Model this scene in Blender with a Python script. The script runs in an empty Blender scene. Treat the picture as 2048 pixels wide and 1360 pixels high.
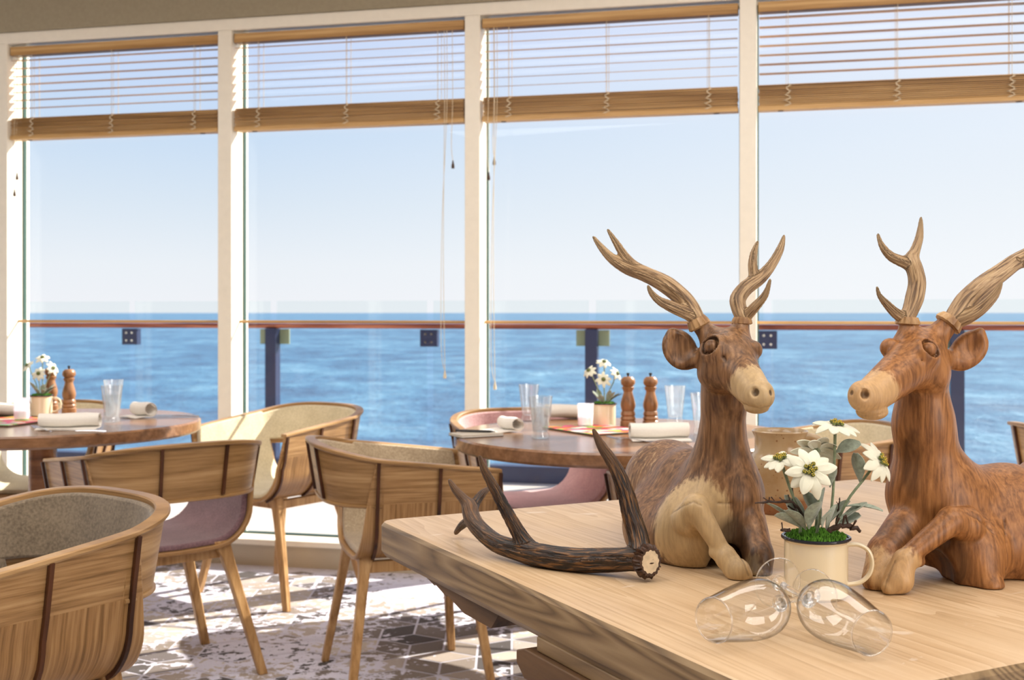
import bpy, math, random
import numpy as np
from mathutils import Vector, Matrix
random.seed(7); rng = np.random.default_rng(7)
S = bpy.context.scene
F = 2333.0; CAMZ = 1.15; TT = 0.75          # focal length in px of a 2048 frame, eye height, table height

# ------------------------------------------------------------------ camera, exposure
cam = bpy.data.cameras.new('camera'); cam_o = bpy.data.objects.new('camera', cam)
S.collection.objects.link(cam_o); S.camera = cam_o
cam_o.location = (0, 0, CAMZ); cam_o.rotation_euler = (math.pi/2, 0, 0)
cam.sensor_width = 36; cam.lens = 36*F/2048; cam.shift_y = -55/2048
cam.clip_start = .05; cam.clip_end = 60000
cam.dof.use_dof = True; cam.dof.focus_distance = 1.75; cam.dof.aperture_fstop = 8.5
S.view_settings.view_transform = 'Standard'; S.view_settings.look = 'None'
S.cycles.transparent_max_bounces = 32; S.cycles.max_bounces = 10; S.cycles.sample_clamp_indirect = 6
S.view_settings.exposure = 0.0; S.view_settings.gamma = 1; S.view_settings.use_curve_mapping = False

# wall frame: origin at the first mullion, E along the windows to the right, N outwards
WO = Vector((-2.424, 5.6, 0)); E = Vector((.9728, -.2316, 0)); N = Vector((.2316, .9728, 0))
PITCH = 1.174
def wp(s, n, z): return WO + E*s + N*n + Vector((0, 0, z))
WROT = math.atan2(E.y, E.x)

# ------------------------------------------------------------------ node helpers
def new_mat(name):
    m = bpy.data.materials.new(name); m.use_nodes = True
    nt = m.node_tree; nt.nodes.clear()
    out = nt.nodes.new('ShaderNodeOutputMaterial')
    return m, nt, out
def nd(nt, t, **kw):
    n = nt.nodes.new(t)
    for k, v in kw.items():
        if k.startswith('i_'): n.inputs[k[2:].replace('_', ' ')].default_value = v
        else: setattr(n, k, v)
    return n
def lk(nt, a, b): nt.links.new(a, b)
def ramp(nt, fac, stops, interp='LINEAR'):
    r = nt.nodes.new('ShaderNodeValToRGB'); r.color_ramp.interpolation = interp
    el = r.color_ramp.elements
    while len(el) > 1: el.remove(el[-1])
    for i, (p, c) in enumerate(stops):
        e = el[0] if i == 0 else el.new(p)
        e.position = p; e.color = (*c, 1) if len(c) == 3 else c
    lk(nt, fac, r.inputs[0]); return r
def srgb(r, g, b):
    f = lambda c: (c/255)/12.92 if c/255 <= .04045 else ((c/255+.055)/1.055)**2.4
    return (f(r), f(g), f(b))
def math_n(nt, op, a, b=None, c=None):
    n = nt.nodes.new('ShaderNodeMath'); n.operation = op
    for i, v in enumerate((a, b, c)):
        if v is None: continue
        if isinstance(v, (int, float)): n.inputs[i].default_value = v
        else: lk(nt, v, n.inputs[i])
    return n.outputs[0]
def coords(nt, scale=(1, 1, 1), rot=(0, 0, 0), kind='Object', loc=(0, 0, 0)):
    tc = nt.nodes.new('ShaderNodeTexCoord'); mp = nt.nodes.new('ShaderNodeMapping')
    mp.inputs['Scale'].default_value = scale; mp.inputs['Rotation'].default_value = rot; mp.inputs['Location'].default_value = loc
    lk(nt, tc.outputs[kind], mp.inputs[0]); return mp.outputs[0]
def mixc(nt, fac, a, b, mode='MIX'):
    m = nt.nodes.new('ShaderNodeMix'); m.data_type = 'RGBA'; m.blend_type = mode
    for s, v in ((m.inputs[0], fac), (m.inputs[6], a), (m.inputs[7], b)):
        if isinstance(v, (int, float)): s.default_value = v
        elif isinstance(v, tuple): s.default_value = (*v, 1) if len(v) == 3 else v
        else: lk(nt, v, s)
    return m.outputs[2]
def bump(nt, h, strength=.3, dist=.002):
    b = nt.nodes.new('ShaderNodeBump'); b.inputs['Strength'].default_value = strength
    b.inputs['Distance'].default_value = dist; lk(nt, h, b.inputs['Height']); return b.outputs[0]
def plain(name, col, rough=.5, metal=0, spec=.5, noise=0, nscale=30, bumpd=0, sheen=0, coat=0):
    m, nt, out = new_mat(name)
    p = nd(nt, 'ShaderNodeBsdfPrincipled'); p.inputs['Roughness'].default_value = rough
    p.inputs['Metallic'].default_value = metal; p.inputs['Specular IOR Level'].default_value = spec
    p.inputs['Sheen Weight'].default_value = sheen; p.inputs['Coat Weight'].default_value = coat
    n = nd(nt, 'ShaderNodeTexNoise'); n.inputs['Scale'].default_value = nscale; n.inputs['Detail'].default_value = 4
    lk(nt, coords(nt), n.inputs['Vector'])
    dark = tuple(c*(1-noise) for c in col); lite = tuple(min(1, c*(1+noise)) for c in col)
    r = ramp(nt, n.outputs[0], [(.3, dark), (.7, lite)]); lk(nt, r.outputs[0], p.inputs['Base Color'])
    if bumpd: lk(nt, bump(nt, n.outputs[0], .6, bumpd), p.inputs['Normal'])
    lk(nt, p.outputs[0], out.inputs[0]); return m
def wood(name, dark, mid, lite, axis=(0,), gs=60, rough=.45, stretch=14, rings=6, spec=.4, rot=(0, 0, 0), bumpd=.0006, wav=.35, patch=0, patchcol=(1, 1, 1)):
    """grain runs along local axis"""
    m, nt, out = new_mat(name)
    sc = [1, 1, 1]
    for ax_ in (axis if isinstance(axis, tuple) else (axis,)): sc[ax_] = 1/stretch
    v = coords(nt, tuple(sc), rot)
    big = nd(nt, 'ShaderNodeTexNoise'); big.inputs['Scale'].default_value = rings; big.inputs['Detail'].default_value = 2; big.inputs['Distortion'].default_value = .4
    lk(nt, v, big.inputs['Vector'])
    ringv = math_n(nt, 'FRACT', math_n(nt, 'MULTIPLY', big.outputs[0], 9.0))
    tri = math_n(nt, 'ABSOLUTE', math_n(nt, 'SUBTRACT', ringv, .5))
    fine = nd(nt, 'ShaderNodeTexNoise'); fine.inputs['Scale'].default_value = gs; fine.inputs['Detail'].default_value = 5; fine.inputs['Roughness'].default_value = .65
    lk(nt, v, fine.inputs['Vector'])
    f = math_n(nt, 'ADD', math_n(nt, 'MULTIPLY', tri, wav*2), math_n(nt, 'MULTIPLY', fine.outputs[0], 1-wav))
    r = ramp(nt, f, [(.28, dark), (.5, mid), (.72, lite)])
    col = r.outputs[0]
    if patch:
        pn = nd(nt, 'ShaderNodeTexNoise'); pn.inputs['Scale'].default_value = 3; pn.inputs['Detail'].default_value = 3
        lk(nt, coords(nt), pn.inputs['Vector'])
        col = mixc(nt, math_n(nt, 'MULTIPLY', ramp(nt, pn.outputs[0], [(.4, (0, 0, 0)), (.65, (1, 1, 1))]).outputs[0], patch), col, patchcol)
    p = nd(nt, 'ShaderNodeBsdfPrincipled'); p.inputs['Roughness'].default_value = rough; p.inputs['Specular IOR Level'].default_value = spec
    lk(nt, col, p.inputs['Base Color']); lk(nt, bump(nt, fine.outputs[0], .5, bumpd), p.inputs['Normal'])
    lk(nt, p.outputs[0], out.inputs[0]); return m
def thin_glass(name, tint=(1, 1, 1), edge=(.72, .76, .76), refl=1.0, rough=.01, ior=1.45, haze=0):
    m, nt, out = new_mat(name)
    lw = nd(nt, 'ShaderNodeLayerWeight'); lw.inputs[0].default_value = .5
    r = ramp(nt, lw.outputs['Facing'], [(0, tint), (.6, tint), (.97, edge)])
    t = nd(nt, 'ShaderNodeBsdfTransparent'); lk(nt, r.outputs[0], t.inputs[0])
    g = nd(nt, 'ShaderNodeBsdfGlossy'); g.inputs['Roughness'].default_value = rough
    f0 = ((ior-1)/(ior+1))**2          # Schlick reflectance, the same from both sides
    fr = math_n(nt, 'ADD', f0*refl, math_n(nt, 'MULTIPLY', math_n(nt, 'POWER', lw.outputs['Facing'], 5.0), (1-f0)*min(refl, 1)))
    mx = nd(nt, 'ShaderNodeMixShader'); lk(nt, fr, mx.inputs[0])
    lk(nt, t.outputs[0], mx.inputs[1]); lk(nt, g.outputs[0], mx.inputs[2])
    last = mx
    if haze:
        d = nd(nt, 'ShaderNodeBsdfDiffuse'); d.inputs[0].default_value = (.9, .92, .95, 1)
        tr = nd(nt, 'ShaderNodeBsdfTranslucent'); tr.inputs[0].default_value = (.9, .92, .95, 1)
        a = nd(nt, 'ShaderNodeAddShader'); lk(nt, d.outputs[0], a.inputs[0]); lk(nt, tr.outputs[0], a.inputs[1])
        m2 = nd(nt, 'ShaderNodeMixShader'); m2.inputs[0].default_value = haze
        lk(nt, mx.outputs[0], m2.inputs[1]); lk(nt, a.outputs[0], m2.inputs[2]); last = m2
    lk(nt, last.outputs[0], out.inputs[0]); return m

# ------------------------------------------------------------------ sky, sun, added room fill
SUN_N, SUN_S, SUN_Z = 1.0, 1.05, 1.0            # direction towards the sun in the wall frame
sdir = (E*SUN_S + N*SUN_N + Vector((0, 0, SUN_Z))).normalized()
w = bpy.data.worlds.new('sky'); S.world = w; w.use_nodes = True; nt = w.node_tree; nt.nodes.clear()
wo = nt.nodes.new('ShaderNodeOutputWorld'); bg = nt.nodes.new('ShaderNodeBackground')
tc = nt.nodes.new('ShaderNodeTexCoord'); sx = nt.nodes.new('ShaderNodeSeparateXYZ'); lk(nt, tc.outputs['Generated'], sx.inputs[0])
sky = ramp(nt, sx.outputs[2], [(0, (.86, .87, .91)), (.04, (.82, .86, .91)), (.09, (.70, .79, .89)), (.15, (.57, .71, .89)), (.24, (.55, .66, .93)), (.6, (.28, .45, .80)), (1, (.18, .34, .70))])
dt = nt.nodes.new('ShaderNodeVectorMath'); dt.operation = 'DOT_PRODUCT'
lk(nt, tc.outputs['Generated'], dt.inputs[0]); dt.inputs[1].default_value = Vector((sdir.x, sdir.y, .1)).normalized()
glow = ramp(nt, dt.outputs['Value'], [(.3, (0, 0, 0)), (1, (1, 1, 1))])
skc = mixc(nt, math_n(nt, 'MULTIPLY', glow.outputs[0], .75), sky.outputs[0], (.95, .96, .98))
lk(nt, skc, bg.inputs[0]); bg.inputs[1].default_value = 1.07; lk(nt, bg.outputs[0], wo.inputs[0])

sun = bpy.data.lights.new('sun', 'SUN'); sun.energy = 11.0; sun.angle = math.radians(.6); sun.color = (1, .95, .86)
sun_o = bpy.data.objects.new('sun', sun); S.collection.objects.link(sun_o)
sun_o.rotation_euler = (-sdir).to_track_quat('-Z', 'Y').to_euler()
def area(name, loc, sx_, sy_, power, col, target=None):
    l = bpy.data.lights.new(name, 'AREA'); l.shape = 'RECTANGLE'; l.size = sx_; l.size_y = sy_; l.energy = power; l.color = col
    o = bpy.data.objects.new(name, l); S.collection.objects.link(o); o.location = loc
    if target is not None: o.rotation_euler = (Vector(target)-Vector(loc)).to_track_quat('-Z', 'Y').to_euler()
    return o
WARM = (1, .94, .87)
area('ceiling_fill_light', (-1.6, 1.0, 2.74), 2.4, 1.2, 46, WARM)  # added fill panels under the ceiling to brighten the room, no known lamps
area('ceiling_fill_light', (1.4, .8, 2.74), 2.2, 1.2, 38, WARM)
area('ceiling_fill_light', (-.6, 3.2, 2.74), 5.2, .9, 44, (1, .96, .92))
area('side_fill_light', (3.6, -1.9, 1.6), 2.4, 1.9, 92, (1, .96, .91), (.2, 2.4, .9))  # added fill from the rear right, no window stands there

# ------------------------------------------------------------------ mesh helpers
class MB:
    def __init__(s): s.v = []; s.f = []
    def add(s, vs, fs):
        o = len(s.v); s.v.extend([tuple(p) for p in vs]); s.f.extend([tuple(i+o for i in f) for f in fs]); return s
    def box(s, a, b, M=None):
        x0, y0, z0 = a; x1, y1, z1 = b
        vs = [Vector(p) for p in ((x0,y0,z0),(x1,y0,z0),(x1,y1,z0),(x0,y1,z0),(x0,y0,z1),(x1,y0,z1),(x1,y1,z1),(x0,y1,z1))]
        if M is not None: vs = [M @ p for p in vs]
        return s.add(vs, [(0,3,2,1),(4,5,6,7),(0,1,5,4),(1,2,6,5),(2,3,7,6),(3,0,4,7)])
    def bar(s, p, q, w0, h0, w1=None, h1=None, up=Vector((0, 0, 1)), hint=None):
        p = Vector(p); q = Vector(q); w1 = w0 if w1 is None else w1; h1 = h0 if h1 is None else h1
        d = (q-p).normalized(); sd = d.cross(hint or up)
        if sd.length < 1e-4: sd = Vector((1, 0, 0))
        sd.normalize(); u = sd.cross(d)
        vs = []
        for c, w_, h_ in ((p, w0, h0), (q, w1, h1)):
            for a, b in ((-1,-1),(1,-1),(1,1),(-1,1)): vs.append(c+sd*a*w_/2+u*b*h_/2)
        return s.add(vs, [(0,1,2,3),(7,6,5,4),(0,4,5,1),(1,5,6,2),(2,6,7,3),(3,7,4,0)])
    def grid(s, G, closed_u=False, closed_v=False):
        nu = len(G); nv = len(G[0]); vs = [p for r in G for p in r]; fs = []
        for i in range(nu if closed_u else nu-1):
            for j in range(nv if closed_v else nv-1):
                a = i*nv+j; b = ((i+1) % nu)*nv+j; c = ((i+1) % nu)*nv+(j+1) % nv; d = i*nv+(j+1) % nv
                fs.append((a, b, c, d))
        return s.add(vs, fs)
    def lathe(s, prof, seg=40, c=(0, 0, 0), M=None):
        G = []
        for i in range(seg):
            a = 2*math.pi*i/seg
            row = [Vector((r*math.cos(a)+c[0], r*math.sin(a)+c[1], z+c[2])) for r, z in prof]
            if M is not None: row = [M @ p for p in row]
            G.append(row)
        return s.grid(G, closed_u=True)
    def tube(s, pts, rad, seg=12, caps=True, ns=1, squash=1, groove=0):
        pts = [Vector(p) for p in pts]
        if isinstance(rad, (int, float)): rad = [rad]*len(pts)
        if ns > 1: pts, rad = smooth_path(pts, rad, ns)
        n = len(pts); G = []
        t = (pts[1]-pts[0]).normalized(); ref = Vector((0, 0, 1)) if abs(t.z) < .9 else Vector((1, 0, 0))
        u = t.cross(ref).normalized()
        for i in range(n):
            t2 = (pts[min(i+1, n-1)]-pts[max(i-1, 0)]).normalized()
            u = (u-t2*u.dot(t2)).normalized(); v = t2.cross(u)
            G.append([pts[i]+(u*math.cos(a)+v*math.sin(a)*squash)*rad[i] for a in [2*math.pi*k/seg for k in range(seg)]])
        o = len(s.v); s.grid(G, closed_v=True)
        if caps:
            s.f.append(tuple(o+k for k in range(seg))); s.f.append(tuple(o+(n-1)*seg+k for k in reversed(range(seg))))
        return s
    def prism(s, poly, d):
        n = len(poly); d = Vector(d); poly = [Vector(p) for p in poly]
        return s.add(poly+[p+d for p in poly], [tuple(reversed(range(n))), tuple(range(n, 2*n))]+[(i, (i+1) % n, (i+1) % n+n, i+n) for i in range(n)])
    def mesh(s, name, mat, smooth=True, angle=35):
        me = bpy.data.meshes.new(name); me.from_pydata([tuple(p) for p in s.v], [], s.f); me.update()
        import bmesh
        bm = bmesh.new(); bm.from_mesh(me); bmesh.ops.recalc_face_normals(bm, faces=bm.faces); bm.to_mesh(me); bm.free()
        if smooth:
            me.polygons.foreach_set('use_smooth', [True]*len(me.polygons)); me.set_sharp_from_angle(angle=math.radians(angle))
        for m_ in (mat if isinstance(mat, (list, tuple)) else [mat]): me.materials.append(m_)
        return me
def smooth_path(pts, rad, ns):
    P, R = [], []
    n = len(pts)
    for i in range(n-1):
        p0, p1, p2, p3 = pts[max(i-1, 0)], pts[i], pts[i+1], pts[min(i+2, n-1)]
        for k in range(ns):
            t = k/ns
            P.append(.5*((2*p1)+(p2-p0)*t+(2*p0-5*p1+4*p2-p3)*t*t+(3*p1-p0-3*p2+p3)*t**3)); R.append(rad[i]*(1-t)+rad[i+1]*t)
    P.append(pts[-1]); R.append(rad[-1]); return P, R
def link(name, data, parent=None, loc=None, rot=None):
    o = bpy.data.objects.new(name, data); S.collection.objects.link(o)
    if parent is not None: o.parent = parent
    if loc is not None: o.location = loc
    if rot is not None: o.rotation_euler = rot
    return o
def part(name, mb, mat, parent=None, bevel=0, smooth=True, loc=None, rot=None, angle=35, bseg=2):
    o = link(name, mb.mesh(name, mat, smooth, angle), parent, loc, rot)
    if bevel:
        b = o.modifiers.new('bevel', 'BEVEL'); b.width = bevel; b.segments = bseg; b.limit_method = 'ANGLE'; b.angle_limit = math.radians(40)
        b.harden_normals = False
    return o
def tag(o, label, cat, group=None, kind=None):
    o['label'] = label; o['category'] = cat
    if group: o['group'] = group
    if kind: o['kind'] = kind
    return o
def thing(name, label, cat, loc, rotz=0, group=None):
    o = link(name, None, None, loc, (0, 0, rotz)); return tag(o, label, cat, group)
def struct(name, mb, mat, **kw):
    o = part(name, mb, mat, **kw); o['kind'] = 'structure'; return o
def copy_tree(o, parent=None):
    c = o.copy(); S.collection.objects.link(c); c.parent = parent
    for ch in list(o.children): copy_tree(ch, c)
    return c
def P(px, py, Y): return Vector(((px-1024)/F*Y, Y, CAMZ-(py-625)/F*Y))

# ------------------------------------------------------------------ materials
M = {}
M['frame'] = plain('cream_paint', srgb(246, 240, 224), .35, noise=.02)
M['taupe'] = plain('taupe_wall', srgb(160, 150, 126), .8, noise=.05, nscale=60, bumpd=.0005)
M['ceiling'] = plain('ceiling_paint', srgb(235, 230, 220), .8)
M['wall'] = plain('room_wall', srgb(200, 188, 168), .8, noise=.03)
M['gasket'] = plain('green_glass_edge', srgb(62, 88, 80), .3)
M['pane'] = thin_glass('window_glass', (.985, .99, .99), (.9, .95, .94), .35)
M['outpane'] = thin_glass('balustrade_glass', (.96, .985, .985), (.8, .9, .88), .5)
M['blind'] = wood('blind_wood', srgb(158, 118, 68), srgb(190, 148, 92), srgb(214, 176, 120), 0, 90, .4, 30, 5)
M['blind_dark'] = plain('dark_plug', srgb(70, 45, 25), .6)
M['cord'] = plain('cord', srgb(225, 210, 180), .8)
M['oak'] = wood('oak_veneer', srgb(132, 98, 58), srgb(168, 130, 84), srgb(190, 154, 108), (0, 1), 120, .38, 22, 5, wav=.28)
def oak_shell():
    m, nt, out = new_mat('oak_shell')
    def grain(sc):
        g = nd(nt, 'ShaderNodeTexNoise'); g.inputs['Scale'].default_value = 110; g.inputs['Detail'].default_value = 5; g.inputs['Roughness'].default_value = .6
        g2 = nd(nt, 'ShaderNodeTexNoise'); g2.inputs['Scale'].default_value = 16; g2.inputs['Detail'].default_value = 2
        v = coords(nt, sc); lk(nt, v, g.inputs['Vector']); lk(nt, v, g2.inputs['Vector'])
        return math_n(nt, 'ADD', math_n(nt, 'MULTIPLY', g.outputs[0], .7), math_n(nt, 'MULTIPLY', g2.outputs[0], .3))
    gh, gv = grain((1, 1/24, 1.2)), grain((1/24, 1.2, 1/24))
    z = nd(nt, 'ShaderNodeSeparateXYZ'); lk(nt, coords(nt), z.inputs[0])
    mk = math_n(nt, 'LESS_THAN', z.outputs[2], .592)
    f = math_n(nt, 'ADD', math_n(nt, 'MULTIPLY', gv, mk), math_n(nt, 'MULTIPLY', gh, math_n(nt, 'SUBTRACT', 1.0, mk)))
    r = ramp(nt, f, [(.36, srgb(126, 92, 52)), (.5, srgb(166, 126, 80)), (.64, srgb(190, 152, 104))])
    tint = mixc(nt, mk, (1, 1, 1), (.90, .86, .80))
    p = nd(nt, 'ShaderNodeBsdfPrincipled'); p.inputs['Roughness'].default_value = .38
    lk(nt, mixc(nt, 1.0, r.outputs[0], tint, 'MULTIPLY'), p.inputs['Base Color']); lk(nt, bump(nt, f, .4, .0006), p.inputs['Normal']); lk(nt, p.outputs[0], out.inputs[0]); return m
M['oakshell'] = oak_shell()
M['oakshade'] = wood('shaded_oak_rib', srgb(48, 24, 10), srgb(70, 38, 18), srgb(90, 52, 26), 2, 80, .45)  # shade along the oak ribs, put into their colour
M['oakleg'] = wood('oak_leg', srgb(146, 106, 62), srgb(182, 140, 90), srgb(202, 162, 112), 2, 90, .4, 18, 8, wav=.25)
M['tabledark'] = wood('round_table_oak', srgb(92, 56, 30), srgb(138, 90, 52), srgb(166, 114, 70), 0, 60, .24, 14, 4, wav=.35, spec=.6)
M['steel'] = plain('brushed_steel', (.75, .77, .8), .16, metal=1)
M['steel2'] = plain('cutlery_steel', (.7, .7, .72), .18, metal=1)
M['navy'] = plain('navy_paint', srgb(44, 52, 84), .35)
M['rail'] = wood('mahogany_handrail', srgb(110, 50, 30), srgb(156, 84, 56), srgb(188, 116, 84), 0, 30, .3)
M['white'] = plain('linen', srgb(236, 230, 220), .85, noise=.03, nscale=200, bumpd=.0003, sheen=.2)
M['enamel'] = plain('cream_enamel', srgb(224, 208, 176), .12, noise=.01, coat=.6)
M['rim'] = plain('dark_rim', srgb(34, 34, 44), .12)
M['black'] = plain('black', (.01, .01, .012), .4)
def fabric(name, a, b):
    m, nt, out = new_mat(name)
    n = nd(nt, 'ShaderNodeTexNoise'); n.inputs['Scale'].default_value = 160; n.inputs['Detail'].default_value = 5
    n2 = nd(nt, 'ShaderNodeTexNoise'); n2.inputs['Scale'].default_value = 14; n2.inputs['Detail'].default_value = 3
    v = coords(nt); lk(nt, v, n.inputs['Vector']); lk(nt, v, n2.inputs['Vector'])
    f = math_n(nt, 'ADD', math_n(nt, 'MULTIPLY', n.outputs[0], .65), math_n(nt, 'MULTIPLY', n2.outputs[0], .35))
    r = ramp(nt, f, [(.36, a), (.62, b)])
    p = nd(nt, 'ShaderNodeBsdfPrincipled'); p.inputs['Roughness'].default_value = .9; p.inputs['Sheen Weight'].default_value = .4
    lk(nt, r.outputs[0], p.inputs['Base Color']); lk(nt, bump(nt, n.outputs[0], .5, .0006), p.inputs['Normal'])
    lk(nt, p.outputs[0], out.inputs[0]); return m
M['felt_greige'] = fabric('greige_felt', srgb(104, 90, 72), srgb(142, 126, 104))
M['felt_plum'] = fabric('plum_felt', srgb(104, 76, 82), srgb(136, 104, 108))
M['felt_cream'] = fabric('cream_felt', srgb(196, 182, 148), srgb(222, 208, 176))
M['felt_sand'] = fabric('sand_felt', srgb(160, 140, 112), srgb(192, 172, 142))
M['felt_pink'] = fabric('rose_felt', srgb(170, 128, 128), srgb(200, 160, 158))

# ------------------------------------------------------------------ the room
def wm(): return Matrix.Translation(WO) @ Matrix.Rotation(WROT, 4, 'Z')
WM = wm()
def wbox(mb, s0, n0, z0, s1, n1, z1): return mb.box((s0, n0, z0), (s1, n1, z1))
def wobj(name, mb, mat, **kw):
    o = part(name, mb, mat, **kw); o.matrix_world = WM; return o
def wstruct(name, mb, mat, **kw):
    o = wobj(name, mb, mat, **kw); o['kind'] = 'structure'; return o
SL, SR, NB = -4.7, 8.3, -10.5
# carpet floor: white grout with rhombus tiles
def carpet():
    m, nt, out = new_mat('carpet')
    at = nd(nt, 'ShaderNodeAttribute'); at.attribute_name = 'tile'
    v = coords(nt)
    ns = nd(nt, 'ShaderNodeTexNoise'); ns.inputs['Scale'].default_value = 24; ns.inputs['Detail'].default_value = 6; ns.inputs['Roughness'].default_value = .62
    lk(nt, v, ns.inputs['Vector'])
    big = nd(nt, 'ShaderNodeTexNoise'); big.inputs['Scale'].default_value = 1.4; big.inputs['Detail'].default_value = 1; lk(nt, v, big.inputs['Vector'])
    thr = math_n(nt, 'ADD', math_n(nt, 'MULTIPLY', math_n(nt, 'SUBTRACT', big.outputs[0], .5), .75), ns.outputs[0])
    splat = ramp(nt, thr, [(.512, (0, 0, 0)), (.535, (1, 1, 1))]).outputs[0]
    # star shaped flakes
    nv = nd(nt, 'ShaderNodeTexNoise'); nv.inputs['Scale'].default_value = 26; nv.inputs['Detail'].default_value = 3; lk(nt, v, nv.inputs['Vector'])
    off = nd(nt, 'ShaderNodeVectorMath'); off.operation = 'SCALE'; lk(nt, nv.outputs['Color'], off.inputs[0]); off.inputs['Scale'].default_value = .09
    ad = nd(nt, 'ShaderNodeVectorMath'); ad.operation = 'ADD'; lk(nt, v, ad.inputs[0]); lk(nt, off.outputs[0], ad.inputs[1])
    vo = nd(nt, 'ShaderNodeTexVoronoi'); vo.voronoi_dimensions = '2D'; vo.inputs['Scale'].default_value = 1.5; lk(nt, ad.outputs[0], vo.inputs['Vector'])
    sb = nd(nt, 'ShaderNodeVectorMath'); sb.operation = 'SUBTRACT'
    sc = nd(nt, 'ShaderNodeVectorMath'); sc.operation = 'SCALE'; sc.inputs['Scale'].default_value = 1.0; lk(nt, ad.outputs[0], sc.inputs[0])
    lk(nt, sc.outputs[0], sb.inputs[0]); lk(nt, vo.outputs['Position'], sb.inputs[1])
    sp = nd(nt, 'ShaderNodeSeparateXYZ'); lk(nt, sb.outputs[0], sp.inputs[0])
    ang = math_n(nt, 'ARCTAN2', sp.outputs[1], sp.outputs[0])
    rad = math_n(nt, 'SQRT', math_n(nt, 'ADD', math_n(nt, 'MULTIPLY', sp.outputs[0], sp.outputs[0]), math_n(nt, 'MULTIPLY', sp.outputs[1], sp.outputs[1])))
    ray = math_n(nt, 'MULTIPLY', math_n(nt, 'ABSOLUTE', math_n(nt, 'SINE', math_n(nt, 'MULTIPLY', ang, 4))), rad)
    star = math_n(nt, 'MULTIPLY', math_n(nt, 'LESS_THAN', ray, .035), math_n(nt, 'LESS_THAN', rad, .30))
    mask = math_n(nt, 'MAXIMUM', splat, star)
    col = mixc(nt, mask, at.outputs['Color'], srgb(214, 210, 222))
    pile = nd(nt, 'ShaderNodeTexNoise'); pile.inputs['Scale'].default_value = 350; lk(nt, v, pile.inputs['Vector'])
    p = nd(nt, 'ShaderNodeBsdfPrincipled'); p.inputs['Roughness'].default_value = .95; p.inputs['Specular IOR Level'].default_value = .1
    lk(nt, mixc(nt, .25, col, pile.outputs[0], 'OVERLAY'), p.inputs['Base Color']); lk(nt, bump(nt, pile.outputs[0], .6, .002), p.inputs['Normal'])
    lk(nt, p.outputs[0], out.inputs[0]); return m
def build_floor():
    mb = MB(); mb.add([wp(SL, NB, 0), wp(SR, NB, 0), wp(SR, .02, 0), wp(SL, .02, 0)], [(0, 1, 2, 3)])
    grout = srgb(206, 202, 212); cols = [grout]
    pal = [srgb(172, 158, 146), srgb(196, 184, 170), srgb(140, 128, 118), srgb(92, 86, 84), srgb(112, 104, 102), srgb(182, 170, 160), srgb(126, 116, 110)]
    e = .135; dx = e*math.sqrt(3); dy = 1.5*e
    rn = random.Random(3)
    for j in range(-2, 32):
        for i in range(-18, 18):
            cx = (i+.5*(j % 2))*dx; cy = 1.4+j*dy
            q = Vector((cx, cy, 0))-WO
            if q.dot(N) > -.08 or abs(cx) > 3.6: continue
            hv = [Vector((cx+e*math.cos(math.radians(30+60*k)), cy+e*math.sin(math.radians(30+60*k)), .0008)) for k in range(6)]
            c = Vector((cx, cy, .0008))
            for k in range(3):
                q4 = [c, hv[2*k], hv[(2*k+1) % 6], hv[(2*k+2) % 6]]; m = sum(q4, Vector())/4
                mb.add([m+(p-m)*.93 for p in q4], [(0, 1, 2, 3)]); cols.append(rn.choice(pal))
    me = bpy.data.meshes.new('floor'); me.from_pydata([tuple(v) for v in mb.v], [], mb.f); me.update()
    a = me.color_attributes.new('tile', 'FLOAT_COLOR', 'CORNER')
    for p, c in zip(me.polygons, cols):
        for li in p.loop_indices: a.data[li].color = (*c, 1)
    me.materials.append(carpet()); o = link('floor', me); o['kind'] = 'structure'
build_floor()
wstruct('ceiling', wbox(MB(), SL, NB, 2.8, SR, .3, 2.9), M['ceiling'])
wstruct('wall_left', wbox(MB(), SL-.1, NB, 0, SL, .3, 2.8), M['wall'])
wstruct('wall_right', wbox(MB(), SR, NB, 0, SR+.1, .3, 2.8), M['wall'])
wstruct('wall_back', wbox(MB(), SL-.1, NB-.1, 0, SR+.1, NB, 2.8), M['wall'])
wstruct('wall_front', wbox(MB(), SL, -.012, 2.494, SR, .2, 2.8), M['taupe'])
hd = MB(); wbox(hd, SL, 0, 2.440, SR, .15, 2.494); wstruct('trim_1', hd, M['frame'], bevel=.004)
sl = MB(); wbox(sl, SL, -.012, .096, SR, .16, .122); wstruct('trim_2', sl, M['frame'], bevel=.004)
m_base = plain('satin_base', srgb(196, 184, 160), .3, noise=.04, nscale=6)
wstruct('baseboard_front', wbox(MB(), SL, .006, 0, SR, .15, .096), m_base)
wstruct('baseboard_back', wbox(MB(), SL, NB, 0, SR, NB+.015, .1), M['frame'])
ks = range(-3, 8); nt_ = 3
for k in ks:
    mb = MB(); s1 = k*PITCH
    wbox(mb, s1-.068, 0, .122, s1, .17, 2.440)
    wstruct('trim_%d' % nt_, mb, M['frame'], bevel=.003); nt_ += 1
wn = 1
for k in range(-3, 7):
    s0 = k*PITCH; s1 = (k+1)*PITCH-.068
    mb = MB(); wbox(mb, s0, .128, .122, s1, .134, 2.440); g = wstruct('window_%d' % wn, mb, M['pane']); wn += 1
    fr = MB()
    for a in ((s0, s0+.006), (s1-.006, s1)): wbox(fr, a[0], .118, .122, a[1], .140, 2.440)
    wbox(fr, s0, .118, .122, s1, .140, .130); wbox(fr, s0, .118, 2.432, s1, .140, 2.440)
    link('window_gasket', fr.mesh('window_gasket', M['gasket'], False), g)
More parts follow.
